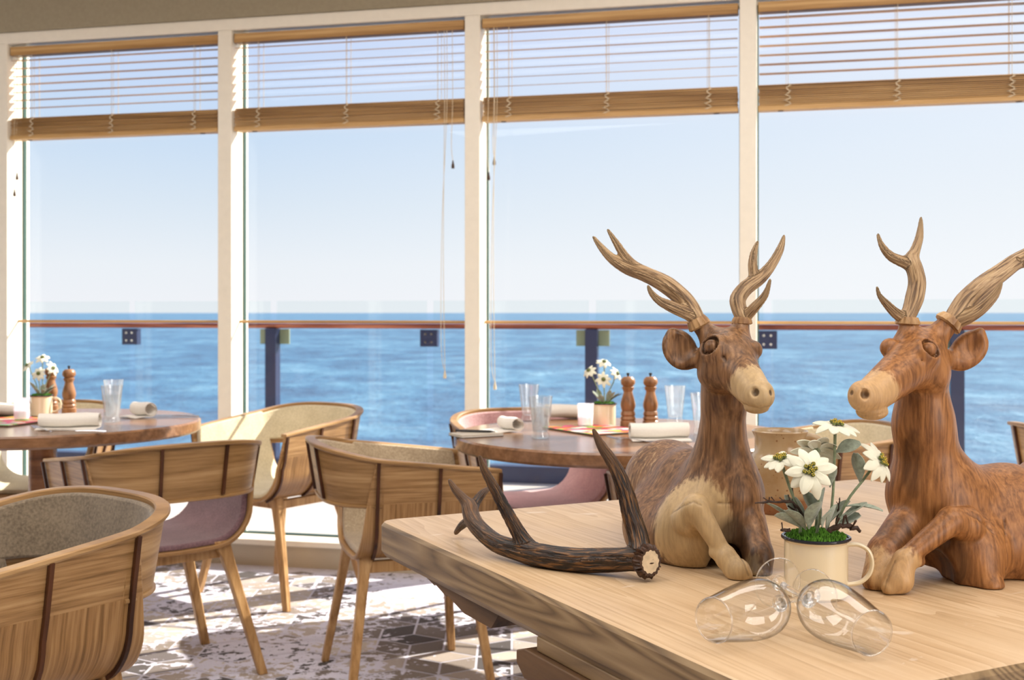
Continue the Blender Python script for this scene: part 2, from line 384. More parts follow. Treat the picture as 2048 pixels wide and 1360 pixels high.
# slim inner guard bars
for k in range(0, 4):
    mb = MB(); s0 = k*PITCH; s1 = (k+1)*PITCH-.068
    mb.tube([(s0, .085, 1.108), (s1, .085, 1.108)], .0065, 10)
    o = wobj('guard_bar', mb, M['barw'] if 'barw' in M else M['blind'])
    tag(o, ['slim pale guard bar across the leftmost window', 'slim pale guard bar across the second window from the left', 'slim pale guard bar across the window behind the left stag antlers', 'slim pale guard bar across the rightmost window behind the right stag'][k], 'bar', 'guard bars across the windows')

# ------------------------------------------------------------------ blinds
def blind(k, label, cords):
    s0 = k*PITCH+.007; s1 = (k+1)*PITCH-.068-.006; L = s1-s0
    t = link('venetian_blind', None); t.matrix_world = WM @ Matrix.Translation((s0, 0, 1.98))
    tag(t, label, 'blind', 'wooden venetian blinds over the windows')
    b = MB(); b.box((0, .012, .405), (L, .066, .447)); part('headrail', b, M['blind'], t, bevel=.003)
    sl = MB(); rn = random.Random(k)
    for i in range(7):
        z = .385-.0385*i; n0 = .016; T = Matrix.Translation((0, .041, z)) @ Matrix.Rotation(math.radians((6.5, 10.5, 10.5, 4.5)[k]+rn.uniform(-1, 1)), 4, 'X')
        sl.box((.004, -.025, -.0011), (L-.004, .025, .0011), T)
    part('slats', sl, M['blind'], t, smooth=False)
    st = MB()
    for i in range(11):
        z = .022+i*.0078; st.box((rn.uniform(0, .004), .014+rn.uniform(0, .007), z), (L-rn.uniform(0, .004), .066, z+.0046))
    part('stacked_slats', st, M['blind'], t, smooth=False)
    br = MB(); br.box((0, .010, 0), (L, .070, .020)); bo = part('bottom_rail', br, M['blind'], t, bevel=.003)
    for x in (.09, L-.09):
        pl = MB(); pl.lathe([(0, -.002), (.012, -.002), (.012, .002)], 14, (x, .04, 0)); part('plug', pl, M['blind_dark'], bo)
    for x in (.12, L/2, L-.12):
        c = MB()
        for y in (.012, .070): c.tube([(x, y, .405), (x, y, .105)], .0011, 6)
        c.tube([(x-.008, .041, .405), (x-.008, .041, .105)], .0009, 6)
        pts = [(x+.012*math.sin(i*1.9), .008, .105-.0075*i) for i in range(13)]
        c.tube(pts, .0018, 6); c.tube([(p[0]*1.0+.008*math.cos(i*2.4), .0075, p[2]) for i, p in enumerate(pts)], .0015, 6)
        part('ladder_cord', c, M['cord'], t)
    for (x, n, zl, zb, loop) in cords:
        c = MB(); c.tube([(x, n, .40), (x+.002, n, .1), (x-.004, n, (zb-1.98)*.5), (x+.003, n, zb-1.98+.02)], .0013, 6, ns=4)
        if loop: c.tube([(x+.012, n, .40), (x+.012, n, .05), (x-.010, n, (zb-1.98)*.4), (x-.014, n, (zb-1.98)+.14), (x+.003, n, zb-1.98+.02)], .0012, 6, ns=5)
        co = part('pull_cord', c, M['cord'], t)
        q = MB(); q.lathe([(0, .022), (.003, .022), (.004, .012), (.007, 0), (.007, -.012), (0, -.013)], 12, (x+.003, n, zb-1.98)); part('tassel', q, M['cord'] if loop else M['blind_dark'], co)
Lb = PITCH-.081
blind(0, 'raised wooden venetian blind on the leftmost window', [(.03, .02, 0, 1.80, 0), (.02, .015, 0, 1.72, 0)])
blind(1, 'raised wooden venetian blind on the second window from the left, cords at its right end', [(Lb-.05, .0, 0, 1.79, 0), (Lb-.085, -.005, 0, .875, 1)])
blind(2, 'raised wooden venetian blind behind the left stag antlers, cords at its left end', [(.055, .0, 0, 1.80, 0), (.03, 0, 0, 1.735, 0), (.06, -.008, 0, .83, 1)])
blind(3, 'raised wooden venetian blind on the rightmost window, above the right stag', [(Lb-.06, -.005, 0, .82, 1)])

# ------------------------------------------------------------------ outside: deck, balustrade, sea
m_deck = plain('pale_deck', srgb(206, 190, 178), .6, noise=.05, nscale=3)
dk = MB(); wbox(dk, -8, .17, -.05, 14, 2.72, .03); o = wstruct('deck', dk, m_deck)
NBAL = (Vector((.086, 7.7, 0))-WO).dot(N); SBAL = (Vector((.086, 7.7, 0))-WO).dot(E)
t = link('balustrade', None); t.matrix_world = WM @ Matrix.Translation((SBAL, NBAL, .03))
tag(t, 'ship balcony balustrade with mahogany handrail, glass panels and navy posts outside the windows', 'balustrade')
b = MB(); b.box((-9, -.05, 0), (9, .06, .11)); part('base_beam', b, M['navy'], t, bevel=.004)
posts = [-6.28, -4.04, -1.80, .447, 2.686, 4.93]; br = [-5.16, -2.90, -.66, 1.563, 3.81]
b = MB(); b.tube([(-9, 0, 1.028), (9, 0, 1.028)], .024, 14, squash=.75); part('handrail', b, M['rail'], t)
m_br = plain('bracket_steel', srgb(150, 156, 130), .4)
for s in posts:
    b = MB(); b.box((s-.04, -.04, .11), (s+.04, .04, 1.01)); part('post', b, M['navy'], t, bevel=.003)
    b = MB(); b.box((s-.11, .03, .90), (s+.11, .045, 1.005)); bo = part('glass_clamp', b, m_br, t, bevel=.002)
for s in br:
    b = MB(); b.box((s-.06, -.02, .89), (s+.06, .035, 1.005)); bo = part('glass_clamp', b, M['navy'], t, bevel=.002)
    for dx in (-.022, .022):
        for dz in (.92, .975):
            q = MB(); q.tube([(s+dx, -.026, dz), (s+dx, -.02, dz)], .008, 10); part('bolt', q, M['steel'], bo)
edges = sorted(posts+br)
for a, c in zip(edges[:-1], edges[1:]):
    b = MB(); b.box((a+.025, .012, .11), (c-.025, .022, 1.20)); part('glass_panel', b, M['outpane'], t)

def sea():
    m, nt, out = new_mat('sea_water')
    def ns(scale, sc, det=4, rough=.6):
        n = nd(nt, 'ShaderNodeTexNoise'); n.inputs['Scale'].default_value = scale; n.inputs['Detail'].default_value = det; n.inputs['Roughness'].default_value = rough
        lk(nt, coords(nt, sc), n.inputs['Vector']); return n.outputs[0]
    a = ns(.30, (1, .8, 1), 6, .7); b = ns(.055, (1, .6, 1), 5, .65); c_ = ns(.006, (.4, 1, 1), 3)
    f = math_n(nt, 'ADD', math_n(nt, 'ADD', math_n(nt, 'MULTIPLY', a, .35), math_n(nt, 'MULTIPLY', b, .45)), math_n(nt, 'MULTIPLY', c_, .2))
    r = ramp(nt, f, [(.42, srgb(36, 80, 114)), (.48, srgb(58, 108, 142)), (.54, srgb(82, 132, 160)), (.62, srgb(132, 172, 190))])
    p = nd(nt, 'ShaderNodeBsdfPrincipled'); p.inputs['Roughness'].default_value = .30; p.inputs['Specular IOR Level'].default_value = .4
    lk(nt, r.outputs[0], p.inputs['Base Color']); lk(nt, bump(nt, math_n(nt, 'ADD', a, math_n(nt, 'MULTIPLY', b, 3.0)), .8, 1.2), p.inputs['Normal'])
    lk(nt, p.outputs[0], out.inputs[0]); return m
mb = MB(); mb.add([(-30000, 9, -15), (30000, 9, -15), (30000, 40000, -15), (-30000, 40000, -15)], [(0, 1, 2, 3)])
o = struct('sea', mb, sea(), smooth=False)

# ------------------------------------------------------------------ armchairs
def zr(y): # height of the rim along the depth of the chair (front is +y)
    pts = [(-.33, .765), (-.30, .762), (-.139, .728), (.235, .684), (.3, .68)]
    for (a, b), (c, d) in zip(pts[:-1], pts[1:]):
        if y <= c: return b+(d-b)*(y-a)/(c-a)
    return .68
YF, YR, YM = .235, -.139, .048
def plan_pt(u, off=0.0):
    """u 0..1 from front right round the back to front left; off = outward offset"""
    if u > .5: p, nrm = plan_pt(1-u, off); return Vector((-p.x, p.y)), Vector((-nrm.x, nrm.y))
    if u < .26:
        t = u/.26; x = .272+.008*math.sin(t*1.57); y = YF+(-.06-YF)*t; p = Vector((x, y)); n = Vector((1, 0))
    else:
        th = (u-.26)/.24*math.pi/2; e = .72
        c, s_ = max(math.cos(th), 0), math.sin(th)
        p = Vector((.28*c**e, -.06-.235*s_**e)); n = Vector((c**(2-e)/.28, -s_**(2-e)/.235)).normalized()
    return p+n*off, n
def lean(z, ztop): return -.028*max(0, (ztop-z))/.17
def section(i, n, ztop, thick=0.0, slope=1):
    """U section: i=0 right rim .. n left rim; returns (x, z), thick = inward offset"""
    pts = []
    xt = .279
    hp = [(xt, ztop), (xt-.018, ztop-.10)]
    xb = xt-.030; zc = .545; hp.append((xb, zc))
    R = .135
    for k in range(1, 9):
        a = k/8*math.pi/2; hp.append((xb-R+R*math.cos(a), zc-R*math.sin(a)))
    hp.append((.05, .408)); hp.append((0, .407))
    full = hp+[(-x, z) for x, z in reversed(hp[:-1])]
    # resample by arc length
    d = [0]
    for a, b in zip(full[:-1], full[1:]): d.append(d[-1]+math.hypot(b[0]-a[0], b[1]-a[1]))
    t = d[-1]*i/n
    for k in range(len(d)-1):
        if t <= d[k+1]+1e-9:
            f = (t-d[k])/(d[k+1]-d[k]); a, b = full[k], full[k+1]
            x = a[0]+(b[0]-a[0])*f; z = a[1]+(b[1]-a[1])*f
            tx, tz = b[0]-a[0], b[1]-a[1]; l = math.hypot(tx, tz)
            nx, nz = tz/l, -tx/l           # points inwards/up
            return x+nx*thick, z+nz*thick
    return full[-1]
def u_grid(th, inset, ny=9, ns=56, top=0):
    G = []
    for j in range(ny):
        row = []
        for i in range(ns+1):
            q = abs(i/ns-.5)*2; bulge = (1-q**2.2)
            yf = YF+.030*bulge-inset; yr = YR-.05*bulge+inset
            y = yr+(yf-yr)*j/(ny-1)
            x, z = section(i, ns, zr(y)-.004-top, th)
            row.append(Vector((x, y, z)))
        G.append(row)
    return G
def solid(A, B):
    mb = MB(); nu, nv = len(A), len(A[0]); mb.grid(A); mb.grid([list(reversed(r)) for r in B])
    n0 = nu*nv
    def a(i, j): return i*nv+j
    def b(i, j): return n0+i*nv+(nv-1-j)
    for i in range(nu-1):
        mb.f.append((a(i, 0), a(i+1, 0), b(i+1, 0), b(i, 0))); mb.f.append((a(i, nv-1), b(i, nv-1), b(i+1, nv-1), a(i+1, nv-1)))
    for j in range(nv-1):
        mb.f.append((a(0, j), b(0, j), b(0, j+1), a(0, j+1))); mb.f.append((a(nu-1, j), a(nu-1, j+1), b(nu-1, j+1), b(nu-1, j)))
    return mb
def u_at(y):  # parameter of the plan where arms reach y
    return .26*(YF-y)/(YF+.06)
UR = .26+.06*1.0
# find u where the plan y equals YR
_us = [(abs(plan_pt(k/400)[0].y-YR), k/400) for k in range(104, 200)]; UR = min(_us)[1]
def band_grid(off, u0, u1, n, zlo, ztop=.004, nz=5):
    G = []
    for k in range(n+1):
        u = u0+(u1-u0)*k/n; p, nr = plan_pt(u); row = []
        zt = zr(p.y)-ztop
        zb = zlo
        for j in range(nz+1):
            z = zb+(zt-zb)*j/nz; q = p+nr*(off+lean(z, zt)); row.append(Vector((q.x, q.y, z)))
        G.append(row)
    return G
def make_chair():
    t = thing('armchair', '', 'chair', (0, 0, 0), 0, 'oak armchairs around the round tables')
    part('shell', solid(u_grid(0, 0), u_grid(.012, 0)), M['oakshell'], t, bevel=.002)
    part('seat_pad', solid(u_grid(.0125, .014, top=.004), u_grid(.030, .018, top=.004)), M['felt_greige'], t, bevel=.006, bseg=3)
    part('back_band', solid(band_grid(0, UR-.012, 1-UR+.012, 40, .592), band_grid(-.012, UR-.012, 1-UR+.012, 40, .592)), M['oak'], t)
    part('back_pad', solid(band_grid(-.0125, UR-.03, 1-UR+.03, 40, .600, .010), band_grid(-.030, UR-.03, 1-UR+.03, 40, .606, .014)), M['felt_greige'], t, bevel=.004)
    # top rim and lower lip
    for nm, o0, o1, ua, ub, zf, h in (('rim', .009, -.022, 0, 1, lambda y: zr(y), .013), ('lower_trim', .006, -.012, UR-.01, 1-UR+.01, lambda y: .592, .010)):
        G = []; n = 72
        for k in range(n+1):
            u = ua+(ub-ua)*k/n; p, nr = plan_pt(u); z = zf(p.y); ln = 0 if nm == 'rim' else lean(.592, zr(p.y))
            row = []
            for o_, dz in ((o1, -h), (o0-.003, -h), (o0, -h*.7), (o0, -h*.2), (o0-.003, 0), (o1+.003, 0), (o1, -.003)):
                q = p+nr*(o_+ln); row.append(Vector((q.x, q.y, z+dz)))
            G.append(row)
        mb = MB(); mb.grid(G, closed_v=True); mb.f.append(tuple(range(7))); mb.f.append(tuple(len(mb.v)-1-i for i in range(7)))
        part(nm, mb, M['oak'], t)
    # vertical ribs on the outside
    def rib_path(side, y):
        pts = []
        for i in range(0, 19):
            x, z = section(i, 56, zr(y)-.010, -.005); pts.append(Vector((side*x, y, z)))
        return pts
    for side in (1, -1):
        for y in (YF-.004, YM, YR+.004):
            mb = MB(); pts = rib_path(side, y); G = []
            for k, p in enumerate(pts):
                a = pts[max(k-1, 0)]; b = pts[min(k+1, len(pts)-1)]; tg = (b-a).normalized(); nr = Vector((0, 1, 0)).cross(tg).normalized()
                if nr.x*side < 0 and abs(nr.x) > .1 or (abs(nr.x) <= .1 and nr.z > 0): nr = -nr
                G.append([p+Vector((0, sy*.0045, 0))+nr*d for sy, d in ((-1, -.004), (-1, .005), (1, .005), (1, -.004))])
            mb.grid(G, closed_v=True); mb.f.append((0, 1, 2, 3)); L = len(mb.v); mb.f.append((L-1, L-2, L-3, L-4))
            part('rib', mb, M['oakshade'], t, smooth=False)
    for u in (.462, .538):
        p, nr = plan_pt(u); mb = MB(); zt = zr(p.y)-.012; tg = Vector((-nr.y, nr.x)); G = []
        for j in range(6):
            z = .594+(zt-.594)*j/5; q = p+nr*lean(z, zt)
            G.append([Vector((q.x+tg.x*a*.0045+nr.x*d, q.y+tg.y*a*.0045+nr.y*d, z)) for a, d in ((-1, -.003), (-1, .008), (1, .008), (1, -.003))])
        mb.grid(G, closed_v=True); part('rib', mb, M['oakshade'], t, smooth=False)
    # under frame and legs
    for sx in (-1, 1):
        mb = MB(); mb.bar((sx*.150, -.150, .392), (sx*.150, .165, .392), .026, .034); part('side_rail', mb, M['oakleg'], t, bevel=.003)
    for y in (-.14, .155):
        mb = MB(); mb.bar((-.15, y, .390), (.15, y, .390), .024, .030); part('cross_rail', mb, M['oakleg'], t, bevel=.003)
    for sx in (-1, 1):
        for sy, yt in ((1, .165), (-1, -.150)):
            mb = MB(); A = Vector((sx*.150, yt, .432)); B = Vector((sx*.26, sy*.215, 0))
            G = []
            for k in range(9):
                f = k/8; c = A.lerp(B, f)
                c.z = A.z*(1-f); flare = max(0, 1-f/.2)**2
                wx = .026+(.020-.026)*f+.014*flare; wy = .021+(.016-.021)*f+.010*flare
                c.x -= sx*.010*flare
                G.append([Vector((c.x+a*wx*.72, c.y+b*wy*.72, c.z)) for a, b in ((-1, -1), (1, -1), (1, 1), (-1, 1))])
            mb.grid(G, closed_v=True); mb.f.append((0, 1, 2, 3)); L = len(mb.v); mb.f.append((L-1, L-2, L-3, L-4))
            part('leg', mb, M['oakleg'], t, bevel=.004)
    return t
proto = make_chair()
chair_specs = [
 ((-1.03, 2.33), -142, 'greige', 'oak armchair with greige felt lining, cut off at the lower left corner'),
 ((-1.13, 3.715), -39, 'plum', 'oak armchair with plum seat seen from behind at the left round table'),
 ((-.95, 4.81), -144, 'cream', 'oak armchair with sunlit cream lining standing by the second window mullion'),
 ((-.336, 3.663), 73, 'sand', 'oak armchair with sand lining facing right, just behind the corner of the pine table'),
 ((.07, 4.50), 163, 'pink', 'oak armchair with rose pink seat pushed under the far side of the right round table'),
 ((1.06, 4.09), -102, 'cream', 'oak armchair with cream lining behind the white flowers, between the two stags'),
 ((.572, 3.235), -3, 'sand', 'oak armchair hidden mostly behind the left stag, only its ribbed arm end showing'),
 ((-1.98, 4.93), 174, 'cream', 'oak armchair on the window side of the left round table'),
 ((2.09, 4.08), 85, 'cream', 'pale armchair cut off by the right edge, behind the back of the right stag'),
]
def recolor(o, mat):
    for c in o.children:
        if c.name.split('.')[0] in ('seat_pad', 'back_pad'):
            c.data = c.data.copy(); c.data.materials[0] = mat
for i, (xy, ang, colr, lab) in enumerate(chair_specs):
    o = proto if i == 0 else copy_tree(proto)
    o.location = (xy[0], xy[1], 0); o.rotation_euler = (0, 0, -math.radians(ang)); o['label'] = lab
    if i: recolor(o, M['felt_'+colr])

# ------------------------------------------------------------------ round tables
def round_table(loc, label):
    t = thing('round_table', label, 'table', (*loc, 0), 0, 'round oak dining tables')
    R = .564
    part('tabletop', MB().lathe([(0, .705), (R-.008, .705), (R, .713), (R, .744), (R-.006, .75), (0, .75)], 96), M['tabletopr'], t)
    part('column', MB().lathe([(.0, .015), (.05, .015), (.05, .705), (0, .705)], 32), M['tabledark'], t)
    part('base_plate', MB().lathe([(0, 0), (.29, 0), (.29, .006), (.28, .014), (.06, .018), (0, .018)], 64), M['steel'], t)
    return t
M['tabletopr'] = wood('round_top_oak', srgb(104, 72, 48), srgb(130, 92, 62), srgb(150, 110, 78), 0, 60, .22, 12, 5, wav=.18, spec=.6)
T1 = (-1.73, 4.3); T2 = (.372, 3.864)
t1 = round_table(T1, 'round oak table at the left edge laid with napkins and a flower mug')
t2 = round_table(T2, 'round oak table in the middle laid with napkins, tumblers and pepper mills'); t2.rotation_euler.z = .5

# ------------------------------------------------------------------ pine table in front
PA = Vector((-.2609, 2.254, 0)); DA = Vector((.537, -1.056, 0)); LA = DA.length; DA.normalize()
DB = Vector((-DA.y, DA.x, 0)); LB = 1.243      # DB points right and away
def pine(name, face=False):
    m, nt, out = new_mat(name)
    v = coords(nt, (1/16, 1, 1))
    a = nd(nt, 'ShaderNodeTexNoise'); a.inputs['Scale'].default_value = 7 if not face else 6; a.inputs['Detail'].default_value = 2; a.inputs['Distortion'].default_value = .6 if not face else .25
    lk(nt, v, a.inputs['Vector'])
    fr = math_n(nt, 'FRACT', math_n(nt, 'MULTIPLY', a.outputs[0], 16.0 if not face else 26.0))
    if face: fr = math_n(nt, 'ABSOLUTE', math_n(nt, 'SUBTRACT', math_n(nt, 'MULTIPLY', fr, 2.0), 1.0))
    g = nd(nt, 'ShaderNodeTexNoise'); g.inputs['Scale'].default_value = 120; g.inputs['Detail'].default_value = 5; lk(nt, v, g.inputs['Vector'])
    f = math_n(nt, 'ADD', math_n(nt, 'MULTIPLY', fr, .55 if face else .35), math_n(nt, 'MULTIPLY', g.outputs[0], .6 if face else .65))
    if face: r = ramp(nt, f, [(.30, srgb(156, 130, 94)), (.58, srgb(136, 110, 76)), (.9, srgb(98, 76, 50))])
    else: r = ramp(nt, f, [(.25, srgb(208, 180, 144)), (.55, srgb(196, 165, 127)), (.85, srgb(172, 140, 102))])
    col = r.outputs[0]
    w2 = nd(nt, 'ShaderNodeTexNoise'); w2.inputs['Scale'].default_value = 5; w2.inputs['Detail'].default_value = 4; lk(nt, coords(nt), w2.inputs['Vector'])
    if not face:
        kn = nd(nt, 'ShaderNodeTexVoronoi'); kn.inputs['Scale'].default_value = 5.5; lk(nt, coords(nt, (.6, 1, 1)), kn.inputs['Vector'])
        col = mixc(nt, ramp(nt, kn.outputs['Distance'], [(.0, (.85, .85, .85)), (.035, (0, 0, 0))]).outputs[0], col, srgb(120, 74, 40))
        sc = nd(nt, 'ShaderNodeTexNoise'); sc.inputs['Scale'].default_value = 14; sc.inputs['Detail'].default_value = 3; sc.inputs['Distortion'].default_value = 1.5; lk(nt, coords(nt, (1, .35, 1)), sc.inputs['Vector'])
        col = mixc(nt, math_n(nt, 'MULTIPLY', ramp(nt, sc.outputs[0], [(.66, (0, 0, 0)), (.70, (1, 1, 1))]).outputs[0], .45), col, srgb(228, 214, 196))
    p = nd(nt, 'ShaderNodeBsdfPrincipled'); p.inputs['Specular IOR Level'].default_value = .5
    lk(nt, ramp(nt, w2.outputs[0], [(.3, (.36,)*3), (.7, (.50,)*3)]).outputs[0], p.inputs['Roughness'])
    lk(nt, mixc(nt, .25, col, w2.outputs[0], 'SOFT_LIGHT'), p.inputs['Base Color'])
    lk(nt, bump(nt, f, .5, .0009 if face else .0004), p.inputs['Normal']); lk(nt, p.outputs[0], out.inputs[0]); return m
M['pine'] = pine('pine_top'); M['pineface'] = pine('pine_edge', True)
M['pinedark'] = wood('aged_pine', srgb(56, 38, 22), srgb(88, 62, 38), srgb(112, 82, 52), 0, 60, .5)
tt = link('pine_table', None); tt.location = PA; tt.rotation_euler = (0, 0, math.atan2(DA.y, DA.x))
tag(tt, 'big square pine table in front with the carved stags standing on it', 'table')
TH = .066
import bmesh
def slab():
    x0, x1, y0, y1 = 0, LA+.02, 0, LB
    r = .03; pts = []
    for cx, cy, a0 in ((x0+r, y0+r, 180), (x1-r, y0+r, 270), (x1-r, y1-r, 0), (x0+r, y1-r, 90)):
        for k in range(6): a = math.radians(a0+90*k/5); pts.append((cx+r*math.cos(a), cy+r*math.sin(a)))
    rows = []
    for ins, z in ((.010, .75), (.004, .7485), (.0, .742), (0, .75-TH+.01), (.006, .75-TH)):
        mx, my = (x0+x1)/2, (y0+y1)/2
        rows.append([Vector((x+(ins if x < mx else -ins), y+(ins if y < my else -ins), z)) for x, y in pts])
    mb = MB(); mb.grid(rows, closed_v=True); n = len(pts)
    mb.f.append(tuple(range(n))); mb.f.append(tuple(range(4*n, 5*n)))
    return mb
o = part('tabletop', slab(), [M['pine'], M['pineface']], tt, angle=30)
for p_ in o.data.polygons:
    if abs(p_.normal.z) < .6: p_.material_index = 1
zb = .75-TH
# stepped batten end under the left of the top
def lx(px, z):  # distance along the left edge seen at pixel px
    u = (px-1024)/F
    return ((u*PA.y-PA.x)/(DA.x-u*DA.y))
bt = MB()
a0, a1, a2 = lx(834, 0), lx(925, 0), lx(985, 0)
prof = [(a0, 0), (a0+.05, -.010), (a0+.055, -.007), (a0+.10, -.018), (a0+.105, -.015), (a1-.02, -.030), (a2-.03, -.030), (a2, 0)]
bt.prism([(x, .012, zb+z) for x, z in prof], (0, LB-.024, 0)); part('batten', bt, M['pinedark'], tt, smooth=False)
# base cabinet with mouldings near the camera end
c0 = lx(1068, 0)
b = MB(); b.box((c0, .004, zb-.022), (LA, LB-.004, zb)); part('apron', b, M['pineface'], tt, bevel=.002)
b = MB()
b.prism([(c0-.045, -.006, zb-.030), (c0-.02, -.006, zb-.022), (LA+.0, -.006, zb-.022), (LA+.0, -.006, zb-.066), (c0-.02, -.006, zb-.066), (c0-.045, -.006, zb-.048)], (0, LB+.012, 0))
part('moulding', b, M['pinedark'], tt, bevel=.002)
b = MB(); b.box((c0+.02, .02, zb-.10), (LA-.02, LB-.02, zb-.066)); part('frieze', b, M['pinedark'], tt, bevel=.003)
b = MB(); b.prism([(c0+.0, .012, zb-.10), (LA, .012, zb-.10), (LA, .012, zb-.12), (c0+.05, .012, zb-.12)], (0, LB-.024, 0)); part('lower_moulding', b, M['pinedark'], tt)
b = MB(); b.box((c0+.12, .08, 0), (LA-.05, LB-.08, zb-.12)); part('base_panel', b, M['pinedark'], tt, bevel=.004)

# ------------------------------------------------------------------ implicit surfaces for the carved figures
def sd_cone(p, a, b, ra, rb):
    a = np.array(a, dtype=np.float32); b = np.array(b, dtype=np.float32); ba = b-a; l2 = float(ba @ ba)
    pa = p-a; t = np.clip((pa @ ba)/max(l2, 1e-12), 0, 1)
    d = pa-t[..., None]*ba
    return np.sqrt((d*d).sum(-1))-(ra+(rb-ra)*t)
def sd_ell(p, c, r, R=None):
    q = p-np.array(c, dtype=np.float32)
    if R is not None: q = q @ np.array(R, dtype=np.float32)
    r = np.array(r, dtype=np.float32)
    k0 = np.sqrt(((q/r)**2).sum(-1)); k1 = np.sqrt(((q/(r*r))**2).sum(-1))
    return k0*(k0-1)/np.maximum(k1, 1e-6)
def smin(a, b, k):
    if k <= 0: return np.minimum(a, b)
    h = np.clip(.5+.5*(b-a)/k, 0, 1); return b*(1-h)+a*h-k*h*(1-h)
def smax(a, b, k): return -smin(-a, -b, k)
def surfnet(Fn, lo, hi, h):
    lo = np.array(lo, dtype=np.float32); n = [int(math.ceil((hi[i]-lo[i])/h))+1 for i in range(3)]
    ax = [lo[i]+h*np.arange(n[i], dtype=np.float32) for i in range(3)]
    K = 4; cx = [a_[::K] if (len(a_)-1) % K == 0 else np.append(a_[::K], a_[-1]) for a_ in ax]
    fc = Fn(np.stack(np.meshgrid(*cx, indexing='ij'), -1)).astype(np.float32)
    ix = [np.clip(np.round(np.arange(m)/K).astype(int), 0, len(cx[i])-1) for i, m in enumerate(n)]
    f = fc[np.ix_(*ix)].copy(); near = np.abs(f) < h*K*1.1+.010
    w3 = np.argwhere(near); pts = np.stack([ax[i][w3[:, i]] for i in range(3)], -1)
    for s_ in range(0, len(pts), 400000): f[tuple(w3[s_:s_+400000].T)] = Fn(pts[s_:s_+400000])
    f[0], f[-1], f[:, 0], f[:, -1], f[:, :, 0], f[:, :, -1] = [1]*6
    ins = f < 0; c = tuple(m-1 for m in n)
    def cor(A, i, j, k): return A[i:i+c[0], j:j+c[1], k:k+c[2]]
    cnt = np.zeros(c, np.float32); acc = np.zeros(c+(3,), np.float32)
    crn = [(i, j, k) for i in (0, 1) for j in (0, 1) for k in (0, 1)]
    for a in crn:
        for d in range(3):
            if a[d]: continue
            b = list(a); b[d] = 1
            fa, fb = cor(f, *a), cor(f, *b); m = (fa < 0) != (fb < 0)
            t = np.where(m, fa/np.where(m, fa-fb, 1), 0)
            for e in range(3): acc[..., e] += np.where(m, a[e]+(t if e == d else 0), 0)
            cnt += m
    act = cnt > 0; idx = -np.ones(c, np.int64); idx[act] = np.arange(act.sum())
    cell = np.argwhere(act).astype(np.float32); verts = lo+h*(cell+acc[act]/cnt[act][:, None])
    quads = []
    for d in range(3):
        u, v = (d+1) % 3, (d+2) % 3
        A = np.take(ins, range(n[d]-1), d); B = np.take(ins, range(1, n[d]), d)
        e = np.argwhere(A != B); e = e[(e[:, u] > 0) & (e[:, v] > 0) & (e[:, u] < c[u]) & (e[:, v] < c[v])]
        fl = A[tuple(e.T)]
        def I(du, dv):
            q = e.copy(); q[:, u] -= du; q[:, v] -= dv; return idx[tuple(q.T)]
        q = np.stack([I(1, 1), I(0, 1), I(0, 0), I(1, 0)], 1); q[~fl] = q[~fl][:, ::-1]; quads.append(q)
    q = np.concatenate(quads); q = q[(q >= 0).all(1)]
    return verts, q
def np_mesh(name, verts, quads, mat, attrs=None, smooth_it=1):
    # light Laplacian smoothing
    v = verts.astype(np.float64)
    e = np.concatenate([quads[:, [0, 1]], quads[:, [1, 2]], quads[:, [2, 3]], quads[:, [3, 0]]])
    for _ in range(smooth_it):
        s = np.zeros_like(v); c = np.zeros(len(v)); np.add.at(s, e[:, 0], v[e[:, 1]]); np.add.at(c, e[:, 0], 1)
        np.add.at(s, e[:, 1], v[e[:, 0]]); np.add.at(c, e[:, 1], 1); v = v*.4+.6*s/np.maximum(c, 1)[:, None]
    me = bpy.data.meshes.new(name); me.vertices.add(len(v)); me.vertices.foreach_set('co', v.astype(np.float32).ravel())
    me.loops.add(quads.size); me.polygons.add(len(quads)); me.loops.foreach_set('vertex_index', quads.ravel().astype(np.int32))
    me.polygons.foreach_set('loop_start', np.arange(0, quads.size, 4, dtype=np.int32))
    me.polygons.foreach_set('use_smooth', [True]*len(quads)); me.update(calc_edges=True); me.validate()
    for k, a in (attrs or {}).items():
        at = me.attributes.new(k, 'FLOAT', 'POINT'); at.data.foreach_set('value', a.astype(np.float32))
    me.materials.append(mat); return me

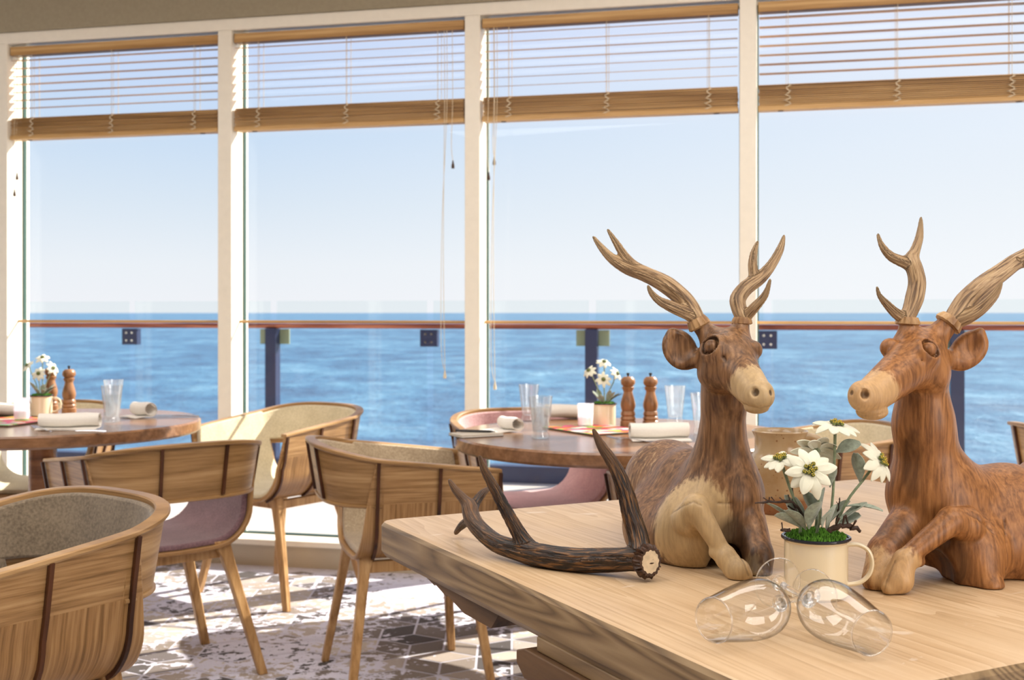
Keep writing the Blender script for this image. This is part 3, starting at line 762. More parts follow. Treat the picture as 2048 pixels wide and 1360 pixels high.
def carved(name, dark, mid, cream, lite):
    m, nt, out = new_mat(name)
    a = nd(nt, 'ShaderNodeAttribute'); a.attribute_name = 'cream'; b = nd(nt, 'ShaderNodeAttribute'); b.attribute_name = 'stain'
    v = coords(nt, (2.6, 2.6, .30))
    g = nd(nt, 'ShaderNodeTexNoise'); g.inputs['Scale'].default_value = 60; g.inputs['Detail'].default_value = 5; g.inputs['Roughness'].default_value = .6; lk(nt, v, g.inputs['Vector'])
    w_ = nd(nt, 'ShaderNodeTexNoise'); w_.inputs['Scale'].default_value = 9; w_.inputs['Detail'].default_value = 3; w_.inputs['Distortion'].default_value = 1.2; lk(nt, v, w_.inputs['Vector'])
    fr = math_n(nt, 'ABSOLUTE', math_n(nt, 'SUBTRACT', math_n(nt, 'FRACT', math_n(nt, 'MULTIPLY', w_.outputs[0], 7)), .5))
    f = math_n(nt, 'ADD', math_n(nt, 'MULTIPLY', g.outputs[0], .75), math_n(nt, 'MULTIPLY', fr, .35))
    br = ramp(nt, f, [(.3, dark), (.55, mid), (.75, lite)]).outputs[0]
    cr = ramp(nt, f, [(.3, tuple(c*.78 for c in cream)), (.6, cream)]).outputs[0]
    rag = math_n(nt, 'ADD', a.outputs['Fac'], math_n(nt, 'MULTIPLY', math_n(nt, 'SUBTRACT', g.outputs[0], .5), .9))
    col = mixc(nt, ramp(nt, rag, [(.38, (0, 0, 0)), (.62, (1, 1, 1))]).outputs[0], br, cr)
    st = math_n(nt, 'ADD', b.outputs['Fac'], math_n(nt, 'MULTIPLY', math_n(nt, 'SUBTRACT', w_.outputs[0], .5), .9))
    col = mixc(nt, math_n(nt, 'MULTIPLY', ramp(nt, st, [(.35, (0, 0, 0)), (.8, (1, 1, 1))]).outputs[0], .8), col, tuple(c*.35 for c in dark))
    p = nd(nt, 'ShaderNodeBsdfPrincipled'); p.inputs['Roughness'].default_value = .42; p.inputs['Specular IOR Level'].default_value = .4
    lk(nt, col, p.inputs['Base Color']); lk(nt, bump(nt, g.outputs[0], .45, .0016), p.inputs['Normal']); lk(nt, p.outputs[0], out.inputs[0]); return m
M['stag1'] = carved('carved_wood_walnut', srgb(84, 56, 34), srgb(136, 98, 64), srgb(196, 166, 122), srgb(170, 132, 92))
M['stag2'] = carved('carved_wood_amber', srgb(112, 70, 36), srgb(158, 106, 60), srgb(198, 158, 110), srgb(180, 128, 80))

def antler_mat(name, a, b, c, k=22, bd=.0012):
    m, nt, out = new_mat(name)
    at = nd(nt, 'ShaderNodeAttribute'); at.attribute_name = 'ang'; al = nd(nt, 'ShaderNodeAttribute'); al.attribute_name = 'len'; tp = nd(nt, 'ShaderNodeAttribute'); tp.attribute_name = 'tip'
    cx = nd(nt, 'ShaderNodeCombineXYZ')
    lk(nt, math_n(nt, 'MULTIPLY', math_n(nt, 'COSINE', at.outputs['Fac']), 1.0), cx.inputs[0]); lk(nt, math_n(nt, 'SINE', at.outputs['Fac']), cx.inputs[1]); lk(nt, math_n(nt, 'MULTIPLY', al.outputs['Fac'], 7.0), cx.inputs[2])
    n = nd(nt, 'ShaderNodeTexNoise'); n.inputs['Scale'].default_value = k/5; n.inputs['Detail'].default_value = 4; n.inputs['Distortion'].default_value = .5; lk(nt, cx.outputs[0], n.inputs['Vector'])
    r = ramp(nt, n.outputs[0], [(.36, a), (.5, b), (.64, c)])
    col = mixc(nt, math_n(nt, 'MULTIPLY', tp.outputs['Fac'], .6), r.outputs[0], c)
    p = nd(nt, 'ShaderNodeBsdfPrincipled'); p.inputs['Roughness'].default_value = .42
    lk(nt, col, p.inputs['Base Color']); lk(nt, bump(nt, n.outputs[0], 1.0, bd), p.inputs['Normal']); lk(nt, p.outputs[0], out.inputs[0]); return m
M['antler_carved'] = antler_mat('carved_antler', srgb(98, 72, 46), srgb(164, 132, 94), srgb(190, 160, 120), 20, .003)
M['antler_real'] = antler_mat('stag_horn', srgb(10, 5, 3), srgb(46, 27, 14), srgb(120, 82, 44), 26, .003)

def branching(name, chains, h, mat, base, parent, k=.006, rough=0):
    """chains: list of lists of (Vector, radius) -> one continuous mesh, vertices relative to base"""
    fine = []
    for ch in chains:
        P_, R_ = smooth_path([c[0] for c in ch], [c[1] for c in ch], 4); fine.append((P_, R_))
    allp = np.array([tuple(p) for P_, _ in fine for p in P_]); rm = max(r for _, R_ in fine for r in R_)+.008
    lo = allp.min(0)-rm; hi = allp.max(0)+rm
    def Fn(p):
        d = None
        for P_, R_ in fine:
            dc = None
            for i in range(len(P_)-1):
                x = sd_cone(p, P_[i], P_[i+1], R_[i], R_[i+1]); dc = x if dc is None else np.minimum(dc, x)
            d = dc if d is None else smin(d, dc, k)
        return d
    v, q = surfnet(Fn, lo, hi, h)
    best = np.full(len(v), 1e9); ang = np.zeros(len(v)); ln = np.zeros(len(v)); tip = np.zeros(len(v)); grow = np.zeros((len(v), 3))
    for ci, (P_, R_) in enumerate(fine):
        L = 0; tot = sum((P_[i+1]-P_[i]).length for i in range(len(P_)-1)); u = None
        for i in range(len(P_)-1):
            a = np.array(P_[i]); b = np.array(P_[i+1]); ba = b-a; l = np.linalg.norm(ba)+1e-9; tg = ba/l
            if u is None: u = np.cross(tg, [0.1, .2, 1.0])
            u = u-tg*(u @ tg); u /= np.linalg.norm(u); w_ = np.cross(tg, u)
            t = np.clip(((v-a) @ ba)/(l*l), 0, 1); d = v-(a+t[:, None]*ba); dist = np.linalg.norm(d, axis=1)-(R_[i]+(R_[i+1]-R_[i])*t)
            m = dist < best; best[m] = dist[m]; ang[m] = np.arctan2(d[m] @ w_, d[m] @ u)+ci*1.7; ln[m] = (L+t[m]*l)*1+ci*3; tip[m] = np.clip(((L+t[m]*l)/tot-.6)/.4, 0, 1)
            grow[m] = d[m]/(np.linalg.norm(d[m], axis=1)[:, None]+1e-9); L += l
    if rough:
        v = v+grow*(rough*(np.sin(ang*9+np.sin(ln*60)*.8)*(1-tip)))[:, None]
    v[:, 2] = np.maximum(v[:, 2], TT+.0005)
    v = v-np.array(tuple(base))
    return link(name, np_mesh(name, v, q, mat, {'ang': ang, 'len': ln, 'tip': tip}, 0 if rough else 1), parent)
def chain(pts, Yb, Ye=None):
    """pts: (px, py, r_px); depth runs from Yb to Ye"""
    Ye = Yb if Ye is None else Ye; n = len(pts); out = []
    for i, (x, y, r) in enumerate(pts):
        Y = Yb+(Ye-Yb)*i/(n-1); out.append((P(x, y, Y), r*Y/F))
    return out

TZ = TT+.0006
def hit(Fn, px, py, near=1.45, far=2.3):
    """first point of the figure's surface on the sight line, and its outward normal"""
    Y = np.linspace(near, far, 3500); p = np.stack([(px-1024)/F*Y, Y, CAMZ-(py-625)/F*Y], -1).astype(np.float32)
    f = Fn(p); k = int(np.argmax(f < 0)) if (f < 0).any() else int(np.argmin(f)); q = p[k]
    e = .002; g = np.array([float(Fn((q+e*np.eye(3)[i]).astype(np.float32))-Fn((q-e*np.eye(3)[i]).astype(np.float32))) for i in range(3)])
    return Vector(q), Vector(g).normalized()
def sd_ring(p, c, n, R_, r):
    n = np.array(n, dtype=np.float32); q = p-np.array(c, dtype=np.float32); a = q @ n; l = np.sqrt(np.maximum((q*q).sum(-1)-a*a, 0))
    return np.sqrt((l-R_)**2+a*a)-r
def groove(Fn, pts, r):
    fine = [(x0+(x1-x0)*k/5, y0+(y1-y0)*k/5) for (x0, y0), (x1, y1) in zip(pts[:-1], pts[1:]) for k in range(5)]+[pts[-1]]
    hp = [hit(Fn, x, y)[0] for x, y in fine]
    return [(hp[i], hp[i+1], r) for i in range(len(hp)-1)]
def with_details(Fn, eyes, grooves, pits):
    ey = [(hit(Fn, x, y), s_) for x, y, s_ in eyes]; gr = [g for pts, r in grooves for g in groove(Fn, pts, r)]
    pt = [(hit(Fn, x, y), r) for x, y, r in pits]
    def G(p):
        d = Fn(p)
        for (c_, n_), s_ in ey:
            d = smin(d, sd_ell(p, c_-n_*.004, (.019*s_, .019*s_, .019*s_)), .010)
            cc = c_+n_*.011*s_
            d = smax(d, -sd_ell(p, cc, (.0135*s_, .0135*s_, .0135*s_)), .002)
            d = smin(d, sd_ell(p, c_+n_*.0045*s_, (.0090*s_,)*3), .0008)
            d = smax(d, -sd_ring(p, c_+n_*.0095*s_+Vector((.002, 0, .003)), n_, .0175*s_, .0015), .001)
        for a_, b_, r in gr: d = smax(d, -sd_cone(p, a_, b_, r, r), .001)
        for (c_, n_), r in pt: d = smax(d, -sd_ell(p, c_+n_*.001, (r*.8, r*1.3, r*1.1)), .002)
        return d
    return G, ey, gr, pt
def rotm(ax, deg): return np.array(Matrix.Rotation(math.radians(deg), 3, ax))
def build_stag(which, base, label):
    t = thing('carved_stag', label, 'sculpture', base, 0, 'carved wooden stags on the pine table')
    H = .0024
    if which == 1:
        def Fn(p):
            d = sd_ell(p, P(1336, 968, 2.10), (.080, .095, .080))
            d = smin(d, sd_ell(p, P(1385, 988, 1.98), (.072, .09, .078)), .05)
            d = smin(d, sd_cone(p, P(1345, 1060, 2.04), P(1420, 1075, 1.90), .062, .055), .04)
            d = smin(d, sd_ell(p, P(1315, 1050, 1.985), (.060, .07, .070)), .022)
            d = smin(d, sd_ell(p, P(1345, 1068, 1.925), (.066, .080, .068)), .03)
            d = smin(d, sd_cone(p, P(1446, 1000, 1.87), P(1452, 1062, 1.865), .060, .054), .04)
            d = smin(d, sd_cone(p, P(1440, 970, 1.875), P(1448, 800, 1.85), .050, .0315), .055)
            d = smin(d, sd_cone(p, P(1448, 800, 1.85), P(1440, 725, 1.85), .0315, .034), .02)
            # head
            hd = sd_ell(p, P(1456, 702, 1.83), (.040, .044, .036))
            hd = smin(hd, sd_ell(p, P(1434, 744, 1.815), (.031, .036, .031)), .02)
            hd = smin(hd, sd_cone(p, P(1470, 735, 1.80), P(1512, 788, 1.747), .034, .0250), .024)
            hd = smin(hd, sd_ell(p, P(1522, 792, 1.735), (.0190, .018, .021)), .010)
            hd = smin(hd, sd_ell(p, P(1513, 815, 1.748), (.0190, .018, .0095)), .002)
            hd = smin(hd, sd_ell(p, P(1506, 700, 1.815), (.0150, .013, .0150)), .006)
            hd = smin(hd, sd_cone(p, P(1428, 682, 1.84), P(1398, 648, 1.847), .0175, .0130), .018)
            hd = smin(hd, sd_cone(p, P(1478, 675, 1.838), P(1484, 641, 1.843), .0160, .0122), .014)
            # ear
            R = rotm('Y', -32) @ rotm('Z', 18)
            ear = sd_ell(p, P(1360, 699, 1.850), (.0290, .0110, .0345), R)
            ear = smin(ear, sd_cone(p, P(1352, 680, 1.850), P(1344, 664, 1.850), .0130, .0050), .010)
            ear = smax(ear, -sd_ell(p, P(1357, 698, 1.8335), (.0240, .0130, .0300), R), .002)
            ear = smin(ear, sd_cone(p, P(1380, 722, 1.853), P(1412, 715, 1.84), .010, .014), .010)
            hd = smin(hd, ear, .008)
            d = smin(d, hd, .010)
            # forelegs
            d = smin(d, sd_ell(p, P(1382, 1058, 1.850), (.052, .050, .064)), .034)
            lg = sd_cone(p, P(1376, 1040, 1.812), P(1392, 1014, 1.790), .026, .0200)
            lg = smin(lg, sd_cone(p, P(1392, 1014, 1.787), P(1444, 1102, 1.768), .0190, .0130), .008)
            lg = smin(lg, sd_cone(p, P(1430, 1105, 1.768), P(1452, 1108, 1.764), .010, .0140), .004)
            lg = smin(lg, sd_cone(p, P(1452, 1118, 1.762), P(1476, 1142, 1.752), .0165, .0190), .006)
            lg = smin(lg, sd_cone(p, P(1470, 1140, 1.752), P(1494, 1152, 1.748), .0150, .0085), .006)
            d = smin(d, lg, .004)
            r2 = sd_cone(p, P(1498, 1045, 1.835), P(1516, 1110, 1.80), .027, .0235)
            r2 = smin(r2, sd_cone(p, P(1516, 1110, 1.80), P(1517, 1150, 1.785), .0235, .021), .006)
            d = smin(d, r2, .012)
            d = smax(d, -sd_ell(p, P(1446, 1120, 1.85), (.030, .05, .045)), .012)
            return smax(d, TZ-p[..., 2], .001)
        lo, hi = (.155, 1.70, .74), (.46, 2.22, 1.18)
        def paint(v):
            def ball(c, r): return np.clip(1.25-sd_ell(v, c, r)/min(r)-.25, 0, 1)
            px = 1024+F*v[:, 0]/v[:, 1]; py = 625+F*(CAMZ-v[:, 2])/v[:, 1]
            cr = np.maximum.reduce([ball(P(1375, 1055, 1.80), (.048, .045, .060)), ball(P(1425, 1080, 1.772), (.038, .020, .045)), ball(P(1470, 1130, 1.755), (.036, .022, .026)), ball(P(1515, 795, 1.735), (.032, .034, .036)), .35*ball(P(1330, 960, 2.08), (.07, .09, .07))])
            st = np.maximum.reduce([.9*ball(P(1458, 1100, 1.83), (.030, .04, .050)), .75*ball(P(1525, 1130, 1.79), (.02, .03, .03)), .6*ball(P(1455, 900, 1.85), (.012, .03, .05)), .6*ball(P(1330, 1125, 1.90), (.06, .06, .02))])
            return cr, st
        mat = M['stag1']
    else:
        def Fn(p):
            d = sd_ell(p, P(2120, 1010, 1.90), (.085, .095, .085))
            d = smin(d, sd_ell(p, P(2010, 1020, 1.83), (.080, .075, .074)), .05)
            d = smin(d, sd_cone(p, P(1930, 1015, 1.80), P(2000, 1085, 1.79), .062, .066), .04)
            d = smin(d, sd_ell(p, P(2075, 1100, 1.775), (.062, .060, .066)), .010)
            d = smin(d, sd_cone(p, P(1862, 1000, 1.785), P(1868, 1065, 1.78), .058, .054), .04)
            d = smin(d, sd_cone(p, P(1864, 975, 1.79), P(1847, 850, 1.77), .052, .0395), .055)
            d = smin(d, sd_cone(p, P(1847, 850, 1.77), P(1845, 740, 1.76), .0395, .036), .03)
            hd = sd_ell(p, P(1832, 704, 1.755), (.040, .044, .034))
            hd = smin(hd, sd_ell(p, P(1856, 745, 1.745), (.032, .036, .034)), .02)
            hd = smin(hd, sd_cone(p, P(1812, 736, 1.715), P(1742, 792, 1.655), .034, .0250), .024)
            hd = smin(hd, sd_ell(p, P(1722, 792, 1.640), (.0185, .018, .0215)), .012)
            hd = smin(hd, sd_ell(p, P(1744, 823, 1.655), (.0230, .018, .0125)), .002)
            hd = smin(hd, sd_ell(p, P(1780, 696, 1.735), (.0150, .013, .0150)), .006)
            hd = smin(hd, sd_cone(p, P(1820, 685, 1.755), P(1815, 643, 1.757), .0165, .0130), .014)
            hd = smin(hd, sd_cone(p, P(1866, 680, 1.757), P(1896, 648, 1.757), .0200, .0150), .016)
            R = rotm('Y', 42) @ rotm('Z', -20)
            ear = sd_ell(p, P(1937, 700, 1.765), (.0245, .0110, .0345), R)
            ear = smin(ear, sd_cone(p, P(1950, 680, 1.765), P(1961, 663, 1.765), .0120, .0055), .010)
            ear = smax(ear, -sd_ell(p, P(1942, 696, 1.7485), (.0195, .0130, .0295), R), .002)
            ear = smin(ear, sd_cone(p, P(1918, 722, 1.768), P(1885, 718, 1.76), .012, .015), .012)
            hd = smin(hd, ear, .008)
            d = smin(d, hd, .010)
            d = smin(d, sd_ell(p, P(1938, 1108, 1.740), (.058, .048, .064)), .014)
            d = smin(d, sd_cone(p, P(1950, 1120, 1.725), P(1978, 1172, 1.70), .030, .022), .012)
            lg = sd_cone(p, P(1930, 1050, 1.715), P(1903, 1042, 1.700), .028, .0205)
            lg = smin(lg, sd_cone(p, P(1903, 1042, 1.695), P(1822, 1106, 1.672), .0195, .0135), .008)
            lg = smin(lg, sd_cone(p, P(1838, 1122, 1.675), P(1815, 1120, 1.670), .009, .0150), .004)
            lg = smin(lg, sd_cone(p, P(1808, 1122, 1.668), P(1797, 1160, 1.662), .0170, .0200), .006)
            lg = smin(lg, sd_cone(p, P(1800, 1160, 1.662), P(1778, 1176, 1.656), .0180, .0110), .006)
            d = smin(d, lg, .004)
            r2 = sd_cone(p, P(1812, 1055, 1.755), P(1772, 1105, 1.72), .031, .0265)
            r2 = smin(r2, sd_cone(p, P(1772, 1105, 1.72), P(1752, 1160, 1.69), .0265, .0205), .006)
            d = smin(d, r2, .012)
            d = smax(d, -sd_ell(p, P(1856, 1150, 1.735), (.034, .05, .040)), .012)
            return smax(d, TZ-p[..., 2], .001)
        lo, hi = (.45, 1.58, .74), (.98, 2.02, 1.17)
        def paint(v):
            def ball(c, r): return np.clip(1.25-sd_ell(v, c, r)/min(r)-.25, 0, 1)
            cr = np.maximum.reduce([.95*ball(P(1735, 800, 1.64), (.036, .036, .036)), .75*ball(P(1795, 1150, 1.66), (.030, .024, .034)), .6*ball(P(1745, 1130, 1.69), (.024, .02, .030))])
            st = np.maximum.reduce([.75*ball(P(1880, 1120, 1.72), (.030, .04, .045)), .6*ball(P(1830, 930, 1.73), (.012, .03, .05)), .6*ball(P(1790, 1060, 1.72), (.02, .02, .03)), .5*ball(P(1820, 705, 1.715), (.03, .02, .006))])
            return cr, st
        mat = M['stag2']
    if which == 1:
        eyes = [(1427, 697, 1.25)]
        grooves = [([(1486, 807), (1500, 814), (1520, 817), (1543, 812)], .0018), ([(1340, 1028), (1362, 1014), (1386, 1003), (1402, 1010)], .0014), ([(1436, 1007), (1463, 1007)], .0018), ([(1474, 1102), (1488, 1125), (1497, 1150)], .0016), ([(1446, 713), (1453, 724)], .0022), ([(1420, 673), (1434, 673), (1446, 682), (1452, 697)], .0013), ([(1424, 666), (1442, 669), (1454, 682)], .0012)]
        pits = [(1510, 784, .0072), (1543, 785, .005)]
    else:
        eyes = [(1853, 703, 1.2)]
        grooves = [([(1711, 828), (1728, 833), (1752, 832), (1774, 824)], .0018), ([(1926, 1022), (1955, 1036), (1985, 1064)], .0024), ([(1790, 1122), (1778, 1148), (1767, 1184)], .0016), ([(1803, 736), (1816, 724), (1832, 716)], .0012), ([(1830, 700), (1836, 685), (1852, 678), (1868, 684), (1876, 698)], .0013), ([(1840, 719), (1853, 725), (1868, 718)], .0011), ([(1768, 708), (1792, 707), (1806, 713)], .0014), ([(2008, 1040), (2014, 1100), (2010, 1180)], .0020)]
        pits = [(1731, 789, .0078), (1702, 785, .0042)]
    G, ey, gr, pt = with_details(Fn, eyes, grooves, pits)
    v, q = surfnet(G, lo, hi, H)
    cr, st = paint(v)
    v32 = v.astype(np.float32)
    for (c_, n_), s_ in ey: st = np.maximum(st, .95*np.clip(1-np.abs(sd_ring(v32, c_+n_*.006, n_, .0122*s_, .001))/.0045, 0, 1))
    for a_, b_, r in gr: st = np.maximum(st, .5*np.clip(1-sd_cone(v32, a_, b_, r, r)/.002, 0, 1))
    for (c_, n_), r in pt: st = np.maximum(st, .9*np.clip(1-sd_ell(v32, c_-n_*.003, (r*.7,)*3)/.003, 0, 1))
    link('body', np_mesh('body', v-np.array(tuple(base)), q, mat, {'cream': cr, 'stain': st}, 1), t)
    def collar(c0, c1, r, nm='collar'):
        c0, c1 = Vector(c0)-Vector(base), Vector(c1)-Vector(base); ax = (c1-c0).normalized()
        mb = MB(); n = 36; u = ax.cross(Vector((0, 1, .1))).normalized(); w_ = ax.cross(u); G = []; Ln = (c1-c0).length
        for s_, rr in ((0, .0), (0, .92), (.15, 1.08), (.55, 1.02), (1, .86), (1, 0)):
            G.append([c0+ax*s_*Ln+(u*math.cos(2*math.pi*k/n)+w_*math.sin(2*math.pi*k/n))*r*rr*(1+.05*math.sin(k*2.2)) for k in range(n)])
        mb.grid(G, closed_v=True); return mb
    if which == 1:
        an = [([[(1395, 637, 14), (1383, 618, 17), (1366, 597, 18), (1335, 571, 18), (1295, 550, 15), (1255, 536, 13), (1224, 517, 10), (1202, 494, 7), (1187, 474, 3)]],
               [[(1295, 550, 10), (1270, 533, 10), (1250, 513, 9), (1233, 487, 7), (1216, 460, 3)], [(1388, 634, 12), (1362, 622, 12), (1340, 612, 11), (1318, 601, 8), (1303, 586, 6), (1296, 572, 3)]], (1.845, 1.90), (P(1401, 655, 1.846), P(1391, 637, 1.847), .0165)),
              ([[(1484, 636, 13), (1478, 618, 15), (1476, 598, 16), (1492, 576, 15), (1519, 557, 13), (1543, 530, 10), (1560, 499, 8), (1568, 472, 3)]],
               [[(1508, 562, 9), (1505, 530, 9), (1508, 505, 7), (1515, 484, 3)], [(1491, 634, 11), (1508, 616, 10), (1530, 590, 7), (1540, 560, 3)]], (1.843, 1.89), (P(1484, 649, 1.843), P(1484, 634, 1.843), .0148))]
    else:
        an = [([[(1815, 636, 14), (1822, 618, 16), (1829, 597, 18), (1834, 566, 17), (1829, 538, 16), (1824, 518, 14), (1830, 502, 10), (1839, 473, 8), (1842, 436, 3)]],
               [[(1822, 530, 11), (1802, 522, 11), (1780, 511, 9), (1763, 490, 6), (1756, 469, 3)], [(1806, 636, 12), (1790, 625, 10), (1774, 609, 8), (1759, 591, 5), (1754, 574, 2.5)]], (1.757, 1.79), (P(1815, 650, 1.757), P(1816, 634, 1.757), .0165)),
              ([[(1900, 646, 14), (1912, 630, 19), (1932, 603, 21), (1964, 573, 20), (2001, 546, 18), (2032, 523, 16), (2065, 502, 13), (2092, 472, 9), (2108, 440, 3)]],
               [[(2032, 523, 10), (2065, 525, 8), (2095, 512, 6), (2118, 490, 3)], [(1912, 644, 14), (1935, 634, 14), (1962, 617, 12), (1989, 590, 9), (2003, 565, 3)]], (1.757, 1.80), (P(1893, 651, 1.757), P(1905, 638, 1.757), .0195))]
    for main, tines, (ya, yb), (c0, c1, r) in an:
        chs = [chain(main[0], ya, yb)]
        for tn in tines: 
            f = ya if tn[0][1] > 600 else ya+(yb-ya)*.5
            chs.append(chain(tn, f, f-.03 if tn[0][1] > 600 else f+.02))
        o = branching('antler', chs, .0021, M['antler_carved'], base, t, .007, .0005)
        part('collar', collar(c0, c1, r), M['antler_carved2'], o)
    return t
M['antler_carved2'] = wood('carved_collar', srgb(128, 90, 54), srgb(186, 148, 102), srgb(206, 170, 124), 2, 80)
build_stag(1, Vector((.32, 1.93, TT)), 'carved walnut brown stag with cream chest patch, left of the flower mug, head turned right')
build_stag(2, Vector((.72, 1.78, TT)), 'carved amber wood stag facing left, at the right edge of the pine table')

# the shed antler lying on the table
AB = Vector((.1, 1.8, TT))
an = thing('shed_antler', 'dark brown shed deer antler lying on the pine table beside the left stag', 'antler', AB)
chs = []
beam = [(1290, 1122, 1.742, 22), (1262, 1118, 1.752, 23), (1215, 1120, 1.775, 24), (1150, 1120, 1.800, 24), (1086, 1112, 1.830, 24), (1034, 1100, 1.865, 20), (991, 1085, 1.905, 18), (963, 1062, 1.94, 17), (945, 1038, 1.97, 17), (938, 1014, 1.99, 14), (927, 998, 2.00, 10), (911, 980, 2.01, 8), (899, 961, 2.02, 4)]
chs.append([(P(x, y, Y), r*Y/F) for x, y, Y, r in beam])
chs.append([(P(x, y, Y), r*1.1*Y/F) for x, y, Y, r in [(1283, 1112, 1.750, 20), (1275, 1070, 1.765, 18), (1263, 1032, 1.775, 17), (1250, 982, 1.785, 15), (1229, 932, 1.79, 12), (1203, 892, 1.795, 9), (1187, 860, 1.80, 3.5)]])
chs.append([(P(x, y, Y), r*Y/F) for x, y, Y, r in [(1060, 1102, 1.850, 18), (1040, 1070, 1.86, 15), (1024, 1042, 1.865, 13), (1004, 1006, 1.87, 11.5), (984, 968, 1.875, 10), (968, 938, 1.88, 8), (960, 914, 1.885, 4)]])
chs.append([(P(x, y, Y), r*Y/F) for x, y, Y, r in [(941, 1022, 1.985, 12), (953, 1003, 2.01, 9), (964, 988, 2.03, 8), (976, 978, 2.05, 5)]])
chs.append([(P(x, y, Y), r*Y/F) for x, y, Y, r in [(946, 1040, 1.975, 11), (930, 1046, 2.02, 8), (919, 1056, 2.05, 6.5), (912, 1065, 2.07, 5)]])
branching('beam', chs, .0026, M['antler_real'], AB, an, .010, .0009)
bc0 = P(1284, 1120, 1.744)-AB; bc1 = P(1306, 1125, 1.722)-AB; ax = (bc1-bc0).normalized()
mb = MB(); u = ax.cross(Vector((0, 0, 1))).normalized(); w_ = ax.cross(u); G = []
for s_, rr in ((-.003, .0165), (.002, .021), (.009, .0245), (.016, .0245), (.0205, .021), (.0205, .017)):
    G.append([bc0+ax*s_+(u*math.cos(a)*.92+w_*math.sin(a)*1.0)*(rr*(1+.09*math.sin(k*2.7)*(rr > .02)+.05*math.sin(k*1.3+s_*300))) for k, a in enumerate([2*math.pi*k/60 for k in range(60)])])
mb.grid(G, closed_v=True)
M['burr'] = plain('burr', srgb(64, 38, 20), .5, noise=.6, nscale=160, bumpd=.002)
part('burr', mb, M['burr'], an)
mb = MB(); mb.add([bc0+ax*.0203+(u*math.cos(a)+w_*math.sin(a))*.0178 for a in [2*math.pi*k/40 for k in range(40)]], [tuple(range(40))])
M['bone'] = plain('sawn_bone', srgb(200, 180, 150), .6, noise=.25, nscale=70, bumpd=.0005)
part('sawn_face', mb, M['bone'], an)

# ------------------------------------------------------------------ flowers in enamel mugs
M['petal'] = plain('petal', srgb(222, 220, 198), .7, noise=.04, nscale=60, sheen=.5)
M['leaf'] = plain('felt_leaf', srgb(138, 148, 130), .85, noise=.22, nscale=220, bumpd=.0006, sheen=.6)
M['stem'] = plain('stem_green', srgb(124, 136, 104), .8, noise=.2, nscale=200, sheen=.4)
M['pollen'] = plain('flower_centre', srgb(96, 104, 52), .7, noise=.6, nscale=260, bumpd=.001)
M['pollen_y'] = plain('yellow_pollen', srgb(206, 176, 50), .7)
M['moss'] = plain('moss', srgb(78, 128, 26), .9, noise=.5, nscale=260, bumpd=.003)
M['twig'] = plain('dark_twig', srgb(58, 38, 26), .7, noise=.4, nscale=160, bumpd=.001)
def frame_from(n):
    n = Vector(n).normalized(); u = n.cross(Vector((0, 0, 1)))
    if u.length < .1: u = n.cross(Vector((1, 0, 0)))
    u.normalize(); return u, n.cross(u), n
def petal_mesh(mb, c, d, n, L, W, droop, lift=.0):
    """one solid petal from c along d, normal n"""
    d = d.normalized(); s = n.cross(d).normalized(); A, B = [], []
    for i in range(8):
        f = i/7; w_ = W*math.sin(math.pi*min(1, .12+f*.86))**.75; ctr = c+d*L*f*(1-.1*f)+n*(lift*math.sin(f*2)-droop*f*f*L)
        ra, rb = [], []
        for j in range(5):
            g = j/2-1; q = ctr+s*w_*g*.5+n*(-.10*w_*g*g+.06*w_*abs(math.sin(g*3.14)))
            ra.append(q+n*.0006); rb.append(q-n*.0006)
        A.append(ra); B.append(rb)
    m2 = solid(A, B); mb.add(m2.v, m2.f)
def flower(parent, base, c, nrm, R, root, mids, rn, npet=10, detail=1):
    u, v, n = frame_from(nrm); c = Vector(c); mb = MB()
    for k in range(npet):
        a = 2*math.pi*k/npet+rn.uniform(-.15, .15); L = R*rn.uniform(.78, 1.08)
        petal_mesh(mb, c-n*.001*(k % 2)+(u*math.cos(a)+v*math.sin(a))*R*.12, u*math.cos(a)+v*math.sin(a), n, L, R*.48*rn.uniform(.85, 1.1), rn.uniform(.1, .45), rn.uniform(0, .003))
    fo = part('flower', mb, M['petal'], parent)
    mb = MB(); my = MB()
    for k in range(9 if detail else 1):
        a = k*2.4; r = R*.085*math.sqrt(k) if detail else 0; q = c+n*.003+(u*math.cos(a)+v*math.sin(a))*r*1.1
        mb.lathe([(0, .0035), (.0026, .002), (.0032, 0), (0, -.002)] if detail else [(0, .006), (.007, .003), (.008, 0), (0, -.002)], 10, M=Matrix.Translation(q) @ n.to_track_quat('Z', 'Y').to_matrix().to_4x4())
        if detail:
            for b in range(4):
                o_ = q+(u*math.cos(b*1.57+k)+v*math.sin(b*1.57+k))*.0018+n*.0032
                my.lathe([(0, .001), (.0009, 0), (0, -.001)], 6, M=Matrix.Translation(o_))
    part('flower_centre', mb, M['pollen'], fo)
    if detail: part('pollen', my, M['pollen_y'], fo)
    mb = MB(); pts = [Vector(root)]+[Vector(m) for m in mids]+[c-n*.010, c-n*.001]
    mb.tube(pts, [.0022]+[.0020]*len(mids)+[.0024, .0060], 8, ns=4); part('stem', mb, M['stem'], fo)
def leaf_mb(mb, c, d, L, W, curl, twist=0):
    d = Vector(d).normalized(); s = d.cross(Vector((0, 0, 1)))
    if s.length < .05: s = Vector((1, 0, 0))
    s.normalize(); s = (Matrix.Rotation(twist, 3, d) @ s); n = s.cross(d); A, B = [], []
    for i in range(10):
        f = i/9; w_ = W*(math.sin(math.pi*min(1, f*.92+.03))**.8)*(.45+.75*f); ctr = c+d*L*f-n*curl*L*f*f
        ra, rb = [], []
        for j in range(5):
            g = j/2-1; q = ctr+s*w_*g*.5+n*(.18*w_*g*g); ra.append(q+n*.0005); rb.append(q-n*.0005)
        A.append(ra); B.append(rb)
    m2 = solid(A, B); mb.add(m2.v, m2.f)
